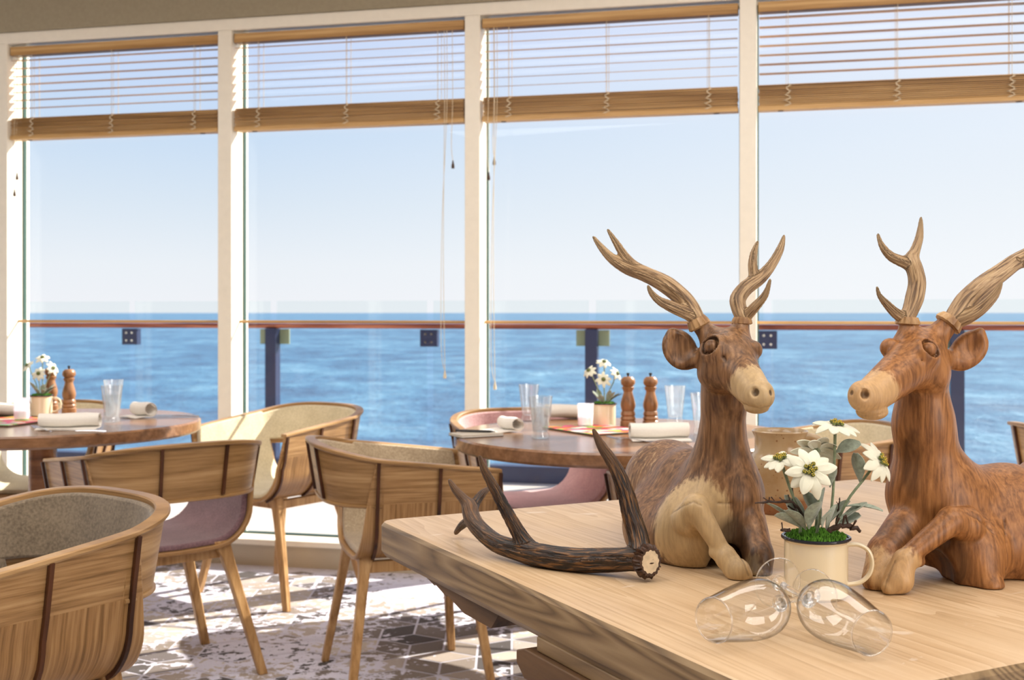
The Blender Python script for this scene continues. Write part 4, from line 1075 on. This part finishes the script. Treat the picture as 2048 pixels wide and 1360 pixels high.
def mug_parts(t, r=.044, h=.083, hang=0, seg=56):
    mb = MB(); mb.lathe([(0, .0), (r-.004, .0), (r, .004), (r, h-.006), (r+.003, h-.002), (r+.002, h), (r-.001, h-.003), (r-.002, h-.012), (r-.002, .004), (0, .004)], seg)
    m_ = part('mug', mb, M['enamel'], t)
    mb = MB(); G = []
    for i in range(seg):
        a = 2*math.pi*i/seg; G.append([Vector(((r+.0022+.0024*math.cos(b))*math.cos(a), (r+.0022+.0024*math.cos(b))*math.sin(a), h-.0005+.0024*math.sin(b))) for b in [2*math.pi*k/10 for k in range(10)]])
    mb.grid(G, closed_u=True, closed_v=True); part('rim', mb, M['rim'], m_)
    ca, sa = math.cos(hang), math.sin(hang)
    pts = [(r-.002, h*.87), (r+.014, h*.88), (r+.028, h*.78), (r+.033, h*.58), (r+.029, h*.38), (r+.016, h*.24), (r-.002, h*.20)]
    mb = MB(); mb.tube([Vector((x*ca, x*sa, z)) for x, z in pts], .0042, 12, ns=5, squash=.75); part('handle', mb, M['enamel'], m_)
def moss_obj(t, r, h, dense, rn):
    mb = MB()
    mb.lathe([(0, h+.004), (r*.5, h+.004), (r*.9, h), (r-.003, h-.006), (0, h-.01)], 24)
    for k in range(dense):
        a = rn.uniform(0, 6.283); q = math.sqrt(rn.random())*(r-.002); x, y = q*math.cos(a), q*math.sin(a); z = h+.001+.010*(1-(q/r)**2)*rn.random()
        s = rn.uniform(.0010, .0022); L = rn.uniform(.003, .006); dx, dy = rn.uniform(-.4, .4), rn.uniform(-.4, .4)
        p0 = Vector((x, y, z)); p1 = p0+Vector((dx, dy, 1)).normalized()*L
        mb.add([p0+Vector((s, 0, 0)), p0+Vector((-s*.5, s*.87, 0)), p0+Vector((-s*.5, -s*.87, 0)), p1], [(0, 1, 3), (1, 2, 3), (2, 0, 3)])
    part('moss', mb, M['moss'], t, smooth=False)
def twig(t, pts, r, rn, side=3):
    r *= .72; mb = MB(); P_, R_ = smooth_path([Vector(p) for p in pts], [r]*(len(pts)-1)+[r*.5], 5)
    P_ = [p+Vector((rn.uniform(-1, 1), rn.uniform(-1, 1), rn.uniform(-1, 1)))*r*.5 for p in P_]
    mb.tube(P_, [q*rn.uniform(.8, 1.3) for q in R_], 7)
    for k in range(side):
        i = rn.randrange(2, len(P_)-2); d = Vector((rn.uniform(-1, 1), rn.uniform(-1, 1), rn.uniform(0, 1.2))).normalized()
        mb.tube([P_[i], P_[i]+d*r*2.5, P_[i]+d*r*5], [r*.5, r*.4, r*.5], 6)
    part('twig', mb, M['twig'], t)
# the big one on the pine table
MC = Vector((.430, 1.650, TT))
rn = random.Random(11)
pot = thing('potted_edelweiss', 'cream enamel mug of white edelweiss on the pine table between the stags', 'potted plant', MC)
mug_parts(pot, hang=-.12)
moss_obj(pot, .043, .082, 1500, rn)
def LP(px, py, Y): return P(px, py, Y)-MC
root = lambda dx, dy: Vector((dx, dy, .080))
flower(pot, MC, LP(1562, 918, 1.640), (-.25, -.35, .9), .030, root(-.024, -.004), [LP(1583, 985, 1.635), LP(1600, 1030, 1.635)][::-1], rn)
flower(pot, MC, LP(1621, 940, 1.600), (-.05, -.88, .42), .036, root(-.004, -.01), [LP(1640, 1030, 1.63), LP(1634, 985, 1.625)], rn)
flower(pot, MC, LP(1633, 900, 1.662), (.10, .75, .62), .036, root(.0, .012), [LP(1634, 1030, 1.66), LP(1632, 960, 1.66)], rn)
flower(pot, MC, LP(1673, 850, 1.645), (.12, -.22, .95), .036, root(.014, .004), [LP(1664, 1010, 1.645), LP(1669, 920, 1.645)], rn)
flower(pot, MC, LP(1762, 922, 1.650), (.62, -.50, .45), .034, root(.022, .002), [LP(1692, 1006, 1.645), LP(1728, 958, 1.645)], rn)
for (px, py, Y, ex, ey, W, curl, tw) in [
    (1618, 1058, 1.622, 1632, 1008, .022, .12, .1), (1652, 1060, 1.622, 1672, 1018, .024, -.05, -.2), (1612, 1060, 1.628, 1580, 1020, .018, .15, .3), (1600, 1055, 1.632, 1560, 1022, .014, .3, .8),
    (1668, 1058, 1.635, 1712, 1030, .020, .1, .4), (1672, 1050, 1.645, 1722, 1008, .018, .1, .2), (1640, 1050, 1.66, 1616, 990, .020, .05, .1), (1636, 1050, 1.655, 1648, 985, .018, 0, -.1),
    (1690, 1013, 1.645, 1752, 1004, .010, .3, .2), (1720, 965, 1.645, 1710, 915, .018, -.05, 0), (1672, 905, 1.645, 1704, 884, .016, .5, 1.2), (1595, 1050, 1.65, 1574, 998, .012, .0, .2),
    (1605, 1052, 1.64, 1596, 1000, .016, .1, -.4), (1590, 1050, 1.64, 1548, 1003, .010, .2, .3), (1655, 1050, 1.665, 1690, 1005, .018, .1, .3), (1660, 975, 1.645, 1668, 940, .010, .1, 0), (1645, 1055, 1.615, 1650, 1025, .018, .3, .2)]:
    a = LP(px, py, Y); b = LP(ex, ey, Y-.008+rn.uniform(-.008, .008)); mb = MB(); leaf_mb(mb, a, b-a, (b-a).length*1.15, W*1.45, curl, tw); part('leaf', mb, M['leaf'], pot)
twig(pot, [LP(1612, 1045, 1.63), LP(1590, 1008, 1.625), LP(1560, 1003, 1.62), LP(1510, 1005, 1.615)], .0026, rn, 6)
twig(pot, [LP(1600, 1035, 1.64), LP(1590, 1010, 1.64), LP(1582, 985, 1.64)], .0040, rn, 2)
twig(pot, [LP(1655, 1062, 1.615), LP(1680, 1052, 1.61), LP(1705, 1055, 1.61), LP(1719, 1062, 1.615)], .0046, rn, 4)
twig(pot, [LP(1672, 1048, 1.665), LP(1676, 1020, 1.665), LP(1680, 995, 1.665)], .0016, rn, 6)
twig(pot, [LP(1580, 1062, 1.625), LP(1568, 1060, 1.62), LP(1562, 1058, 1.62)], .003, rn, 2)
# simpler ones on the dining tables
def small_pot(loc, label, hang, seed, green=1):
    rn = random.Random(seed); t = thing('potted_edelweiss', label, 'potted plant', loc, 0, 'flower mugs on the round tables')
    mug_parts(t, .040, .080, hang, 36); moss_obj(t, .039, .079, 350, rn)
    for (dx, dy, z, n) in [(-.055, 0, .195, (-.5, -.5, .6)), (0, .01, .225, (.1, -.5, .8)), (.045, 0, .185, (.7, -.4, .4)), (-.005, -.015, .165, (0, -.9, .3))]:
        flower(t, loc, (dx, dy, z), n, .030, (dx*.2, dy, .078), [(dx*.35, dy, .12), (dx*.7, dy, z-.03)], rn, 8, 0)
    for k in range(9):
        a = rn.uniform(0, 6.28); mb = MB(); q = Vector((.012*math.cos(a), .012*math.sin(a), .078)); leaf_mb(mb, q, (math.cos(a)*.8, math.sin(a)*.8, rn.uniform(.6, 1.6)), rn.uniform(.045, .075), .020, .15, rn.uniform(-.5, .5)); part('leaf', mb, M['leaf'], t)
    twig(t, [(0, 0, .08), (.03, -.01, .10), (.06, -.01, .115)], .0022, rn, 3)
    return t
def on(px, py): Y = F*(CAMZ-TT)/(py-625); return Vector(((px-1024)/F*Y, Y, TT))
small_pot(on(1209, 852), 'cream mug of white flowers beside the two mills on the middle round table', 2.6, 2)
small_pot(on(83, 832), 'cream mug of white flowers with its handle to the right on the left round table', .1, 5)

# ------------------------------------------------------------------ stoneware jug behind the flowers
JB = Vector(((1560-1024)/F*2.345, 2.345, TT))
m, nt, out = new_mat('stoneware')
n1 = nd(nt, 'ShaderNodeTexNoise'); n1.inputs['Scale'].default_value = 14; n1.inputs['Detail'].default_value = 4; v = coords(nt); lk(nt, v, n1.inputs['Vector'])
vo = nd(nt, 'ShaderNodeTexVoronoi'); vo.inputs['Scale'].default_value = 90; lk(nt, v, vo.inputs['Vector'])
sz = nd(nt, 'ShaderNodeSeparateXYZ'); lk(nt, v, sz.inputs[0])
c1 = ramp(nt, n1.outputs[0], [(.3, srgb(146, 116, 80)), (.6, srgb(172, 148, 114)), (.8, srgb(160, 146, 122))]).outputs[0]
c2 = mixc(nt, ramp(nt, math_n(nt, 'MULTIPLY', sz.outputs[2], 1), [(.028, (1, 1, 1)), (.040, (0, 0, 0))]).outputs[0], c1, srgb(134, 88, 54))
c3 = mixc(nt, ramp(nt, vo.outputs['Distance'], [(.10, (.8, .8, .8)), (.2, (0, 0, 0))]).outputs[0], c2, srgb(110, 62, 30))
p = nd(nt, 'ShaderNodeBsdfPrincipled'); p.inputs['Roughness'].default_value = .18; lk(nt, c3, p.inputs['Base Color']); lk(nt, bump(nt, n1.outputs[0], .3, .002), p.inputs['Normal']); lk(nt, p.outputs[0], out.inputs[0]); M['jug'] = m
jug = thing('stoneware_jug', 'speckled brown stoneware jug standing behind the flower mug', 'jug', JB)
part('body', MB().lathe([(0, 0), (.052, 0), (.055, .004), (.060, .03), (.0635, .07), (.062, .095), (.055, .115), (.0505, .122), (.0500, .150), (.054, .158), (.0555, .162), (.0530, .164), (.0495, .160), (.046, .150), (.046, .120), (.056, .095), (.058, .06), (.05, .01), (0, .008)], 64), M['jug'], jug)
mb = MB(); mb.tube([(.046, .0, .148), (.062, 0, .150), (.082, 0, .140), (.090, 0, .118), (.086, 0, .090), (.072, 0, .066), (.060, 0, .058)], .0072, 12, ns=5); part('handle', mb, M['jug'], jug)

# ------------------------------------------------------------------ wine glasses lying down
M['wine'] = thin_glass('wine_glass', (.985, .988, .985), (.12, .12, .12), 3.2, .004, 1.5)
m, nt, out = new_mat('solid_glass'); g = nd(nt, 'ShaderNodeBsdfGlass'); g.inputs['IOR'].default_value = 1.5; g.inputs['Roughness'].default_value = .0
tr_ = nd(nt, 'ShaderNodeBsdfTransparent'); mx = nd(nt, 'ShaderNodeMixShader'); mx.inputs[0].default_value = .9; lk(nt, tr_.outputs[0], mx.inputs[1]); lk(nt, g.outputs[0], mx.inputs[2]); lk(nt, mx.outputs[0], out.inputs[0]); M['solidglass'] = m
def wineglass(label, foot, rim):
    foot, rim = Vector(foot), Vector(rim); ax = (rim-foot).normalized(); Lg = .218
    t = thing('wine_glass', label, 'glass', foot, 0, 'empty wine glasses lying on the pine table')
    Q = ax.to_track_quat('Z', 'Y').to_matrix().to_4x4()
    bowl = [(.004, .078), (.012, .082), (.024, .092), (.033, .108), (.0365, .124), (.0362, .145), (.033, .172), (.029, .198), (.0262, Lg)]
    P2, _ = smooth_path([Vector((r, 0, z)) for r, z in bowl], [1]*len(bowl), 4); pr = [(p.x, p.z) for p in P2]
    part('bowl', MB().lathe(pr, 72, M=Q), M['wine'], t)
    mb = MB(); G = []
    for i in range(72):
        a = 2*math.pi*i/72; G.append([Q @ Vector(((.0262+.0009*math.cos(b))*math.cos(a), (.0262+.0009*math.cos(b))*math.sin(a), Lg+.0009*math.sin(b))) for b in [2*math.pi*k/8 for k in range(8)]])
    mb.grid(G, closed_u=True, closed_v=True); part('lip', mb, M['solidglass'], t)
    st = [(0, .0), (.010, .002), (.0065, .010), (.0040, .022), (.0034, .045), (.0036, .066), (.0065, .076), (.011, .0805), (0, .0835)]
    P2, _ = smooth_path([Vector((r, 0, z)) for r, z in st], [1]*len(st), 4); part('stem', MB().lathe([(max(0, p.x), p.z) for p in P2], 24, M=Q), M['solidglass'], t)
    part('foot', MB().lathe([(0, .0022), (.010, .0020), (.030, .0004), (.0328, 0)], 64, M=Q), M['wine'], t)
    mb = MB(); G = []
    for i in range(72):
        a = 2*math.pi*i/72; G.append([Q @ Vector(((.0328+.0009*math.cos(b))*math.cos(a), (.0328+.0009*math.cos(b))*math.sin(a), .0009*math.sin(b))) for b in [2*math.pi*k/8 for k in range(8)]])
    mb.grid(G, closed_u=True, closed_v=True); part('foot_edge', mb, M['solidglass'], t)
wineglass('clear wine glass lying with its open end towards the right front', (.352, 1.545, TT+.0425), (.412, 1.335, TT+.0330))
wineglass('clear wine glass lying with its open end towards the left', (.394, 1.520, TT+.0325), (.240, 1.372, TT+.0390))

# ------------------------------------------------------------------ table ware
m, nt, out = new_mat('placemat_print')
vo = nd(nt, 'ShaderNodeTexVoronoi'); vo.inputs['Scale'].default_value = 22; lk(nt, coords(nt, (1, 1.6, 1)), vo.inputs['Vector'])
sp_ = nd(nt, 'ShaderNodeSeparateColor'); lk(nt, vo.outputs['Color'], sp_.inputs[0])
r = ramp(nt, sp_.outputs[0], [(0, srgb(224, 110, 30)), (.18, srgb(216, 60, 110)), (.36, srgb(130, 170, 50)), (.5, srgb(150, 196, 180)), (.64, srgb(224, 70, 60)), (.8, srgb(236, 214, 196)), (.92, srgb(200, 40, 60))], 'CONSTANT')
p = nd(nt, 'ShaderNodeBsdfPrincipled'); p.inputs['Roughness'].default_value = .5; lk(nt, r.outputs[0], p.inputs['Base Color']); lk(nt, p.outputs[0], out.inputs[0]); M['mat'] = m
def placemat(c, w_, d_, rz, label):
    t = thing('placemat', label, 'placemat', c, rz); t.location.z = TT
    b = MB(); b.box((-w_/2, -d_/2, .0002), (w_/2, d_/2, .006)); part('board', b, plain('mat_edge', srgb(90, 74, 60), .6), t, bevel=.001)
    b = MB(); b.box((-w_/2+.002, -d_/2+.002, .006), (w_/2-.002, d_/2-.002, .0066)); part('print', b, M['mat'], t)
placemat(on(1192, 861), .24, .30, .55, 'colourful printed placemat under the flower mug on the middle round table')
placemat(on(20, 845), .24, .30, -.3, 'colourful printed placemat under the candle glass on the left round table')
M['mill'] = wood('mill_wood', srgb(104, 68, 40), srgb(142, 98, 62), srgb(162, 118, 80), 2, 60, .35)
def mill(loc, label):
    loc = Vector(loc); t = thing('pepper_mill', label, 'pepper mill', loc, 0, 'turned wooden mills on the round tables')
    pr = [(0, 0), (.0265, 0), (.0275, .006), (.0275, .022), (.024, .026), (.027, .031), (.0255, .037), (.023, .040), (.0258, .046), (.024, .054), (.0215, .058), (.0255, .072), (.0262, .082), (.022, .100), (.0165, .118), (.0155, .126), (.020, .134), (.0215, .140), (.018, .143)]
    part('body', MB().lathe(pr+[(0, .143)], 32), M['mill'], t)
    part('cap', MB().lathe([(0, .143), (.0165, .143), (.0235, .150), (.0255, .158), (.0235, .168), (.016, .176), (0, .178)], 32), M['mill'], t)
    part('knob', MB().lathe([(0, .177), (.003, .177), (.0035, .182), (.006, .186), (.005, .190), (0, .191)], 16), M['black'], t)
mill(on(1256, 855), 'turned wooden mill beside the flower mug on the middle round table, left of the pair')
mill(on(1301, 855), 'turned wooden mill on the middle round table, right of the pair')
mill(on(138, 828), 'turned wooden mill standing clear on the left round table')
mill(on(102, 822), 'turned wooden mill hidden behind the flowers on the left round table')
M['tumbler'] = thin_glass('tumbler_glass', (.95, .965, .97), (.6, .62, .63), 3.0, .02, 1.5, haze=.04)
M['ice'] = thin_glass('ice', (.94, .96, .97), (.6, .62, .65), 3.0, .06, 1.5, haze=.10)
def tumbler(loc, label, h=.135, ice=True, seed=1):
    loc = Vector(loc); t = thing('tumbler', label, 'glass', loc, 0, 'water tumblers on the round tables'); rn = random.Random(seed)
    N_ = 36; G = []
    prof = [(.0, .001), (.026, .001), (.029, .004), (.029, .010), (.0255, .020), (.0265, .030), (.031, .070), (.036, .115), (.0385, h), (.0370, h), (.0345, .115), (.0290, .070), (.0245, .030), (.020, .022), (0, .021)]
    for i in range(N_):
        a = 2*math.pi*i/N_; row = []
        for j, (r, z) in enumerate(prof):
            fac = 1+(.035*math.cos(a*9) if 3 < j < 7 else 0); row.append(Vector((r*fac*math.cos(a), r*fac*math.sin(a), z)))
        G.append(row)
    mb = MB(); mb.grid(G, closed_u=True); part('glass_body', mb, M['tumbler'], t)
    if ice:
        part('water', MB().lathe([(0, .023), (.021, .023), (.0245, .035), (.0285, .070), (.0325, .100), (0, .100)], 32), M['tumbler'], t)
        for k in range(6):
            mb = MB(); q = Matrix.Translation((rn.uniform(-.012, .012), rn.uniform(-.012, .012), .050+k*.010)) @ Matrix.Rotation(rn.uniform(0, 3), 4, (rn.random(), rn.random(), rn.random()+.1)); mb.box((-.011,)*3, (.011,)*3, q); part('ice_cube', mb, M['ice'], t, bevel=.002)
    return t
tumbler(on(1058, 842), 'tumbler at the back left of the middle round table', ice=False, seed=1)
tumbler(on(1081, 877), 'tumbler full of ice water in front of the other glass on the middle round table', seed=2)
tumbler(on(1350, 846), 'tumbler right of the two mills on the middle round table', ice=False, seed=3)
tumbler(on(1404, 868), 'tumbler half hidden by the neck of the left stag', ice=False, seed=4)
tumbler(on(224, 845), 'front tumbler of the two on the left round table', seed=5)
tumbler(on(227, 828), 'rear tumbler of the two on the left round table', ice=False, seed=6)
M['frost'] = thin_glass('frosted_glass', (.9, .92, .95), (.8, .82, .85), .6, .3, 1.4, haze=.26)
M['wax'] = plain('pale_wax', srgb(206, 180, 178), .5)
def candle(loc, label):
    t = thing('candle_glass', label, 'candle holder', loc, 0, 'frosted candle glasses on the round tables'); t.location.z = loc[2]
    part('holder', MB().lathe([(0, .001), (.024, .001), (.026, .004), (.029, .078), (.0275, .078), (.0245, .006), (0, .005)], 36), M['frost'], t)
    part('wax', MB().lathe([(0, .006), (.0235, .006), (.0245, .030), (0, .031)], 30), M['wax'], t)
c = on(1171, 856); c.z = TT+.0068; candle(c, 'frosted candle glass beside the flower mug on the middle round table')
c = on(43, 842); c.z = TT+.0068; candle(c, 'frosted candle glass beside the flower mug on the left round table')
def napkin(c, rz, L, r, flat, label, squash=1.0):
    """rolled end on top of a flat folded cloth, roll axis along local x"""
    c = Vector(c); pts = []
    for k in range(34):
        a = math.radians(-90-k*15); q = r*(1-.010*k)
        pts.append((q*math.cos(a)*1.15, r+q*math.sin(a)*squash+.002))
    base = [(-flat+flat*k/6, .002+.001*math.sin(k)) for k in range(6)]
    # sheet comes along the table then rolls up
    prof = [(-x, z) for x, z in []]+[( -flat+flat*k/6, .003) for k in range(6)]
    roll = [(math.sin(t_)*r*1.1*(1-.03*t_), r-math.cos(t_)*r*squash*(1-.03*t_)+.003) for t_ in [k*.3 for k in range(0, 32)]]
    prof = prof+roll; A, B = [], []
    for (x, z) in prof:
        A.append([Vector((s*L/2*(1+.0*abs(s)), x, z+.0016+.002*math.sin(s*3+x*60))) for s in (-1, -.5, 0, .5, 1)])
        B.append([Vector((s*L/2, x, z-.0016+.002*math.sin(s*3+x*60))) for s in (-1, -.5, 0, .5, 1)])
    m2 = solid(A, B); o = part('napkin', m2, M['white'], None, loc=(c.x, c.y, TT+.001), rot=(0, 0, rz), angle=50)
    return tag(o, label, 'napkin', 'white linen napkins on the round tables')
napkin(on(1318, 880), math.radians(3), .185, .027, .06, 'white folded napkin at the front right of the middle round table', .9)
napkin(on(1020, 862), math.radians(-62), .11, .022, .09, 'white rolled napkin at the front left of the middle round table')
napkin(on(1140, 838), math.radians(176), .19, .027, .05, 'white folded napkin at the far side of the middle round table', .9)
napkin(on(140, 858), math.radians(6), .20, .027, .06, 'white folded napkin at the front of the left round table', .9)
napkin(on(286, 834), math.radians(-38), .10, .027, .07, 'white rolled napkin at the right end of the left round table')
napkin(on(4, 832), math.radians(170), .16, .025, .05, 'white napkin cut off by the left edge, behind the candle glass', .9)
def cutlery(kind, loc, rz, label):
    t = None; mb = MB(); z = .004
    if kind == 'fork':
        mb.tube([(0, -.095, z), (0, -.05, z+.002), (0, .01, z+.006), (0, .035, z+.004)], [.0045, .0038, .0022, .0035], 8, ns=3, squash=.4)
        mb.bar((0, .035, z+.003), (0, .055, z+.001), .020, .0018)
        for x in (-.0082, -.0028, .0028, .0082): mb.bar((x, .053, z+.001), (x, .092, z+.007), .0026, .0016)
    else:
        mb.tube([(0, -.11, z), (0, -.05, z+.001), (0, 0, z)], [.006, .0055, .004], 8, ns=3, squash=.5)
        mb.prism([(-.007, -.005, z), (.007, -.005, z), (.009, .05, z), (.004, .095, z), (-.006, .10, z), (-.008, .05, z)], (0, 0, .0012))
    o = part(kind, mb, M['steel2'], None, loc=(loc[0], loc[1], loc[2]), rot=(0, 0, rz)); return tag(o, label, kind)
c = on(1262, 886); c.z += .004; cutlery('fork', c, math.radians(48), 'steel fork lying left of the front right napkin on the middle round table')
c = on(85, 862); c.z += .001; cutlery('fork', c, math.radians(40), 'steel fork lying left of the front napkin on the left round table')
c = on(345, 834); c.z += .002; cutlery('knife', c, math.radians(75), 'steel knife at the right end of the left round table')
c = on(150, 866); c.z += .003; cutlery('knife', c, math.radians(84), 'steel knife lying on the front napkin of the left round table')
# menu booklet with a pen
c = on(952, 872)
mn = thing('menu_booklet', 'thin grey menu booklet at the left edge of the middle round table', 'booklet', c, math.radians(28))
b = MB(); b.box((-.075, -.05, .0005), (.075, .05, .0025)); part('cover', b, plain('menu_cover', srgb(74, 66, 60), .5), mn)
b = MB(); b.box((-.073, -.048, .0025), (.073, .048, .008)); part('pages', b, M['white'], mn)
b = MB(); b.box((-.075, -.05, .008), (.075, .05, .0095)); part('cover', b, plain('menu_front', srgb(196, 184, 164), .5), mn)
pn = MB(); pn.tube([(-.065, 0, .0), (.05, 0, .0), (.068, 0, .0)], [.0042, .0042, .001], 10); o = part('pen', pn, M['black'], None, loc=(c.x-.005, c.y+.02, TT+.0142), rot=(0, 0, math.radians(-12))); tag(o, 'black pen lying on the grey menu booklet', 'pen')
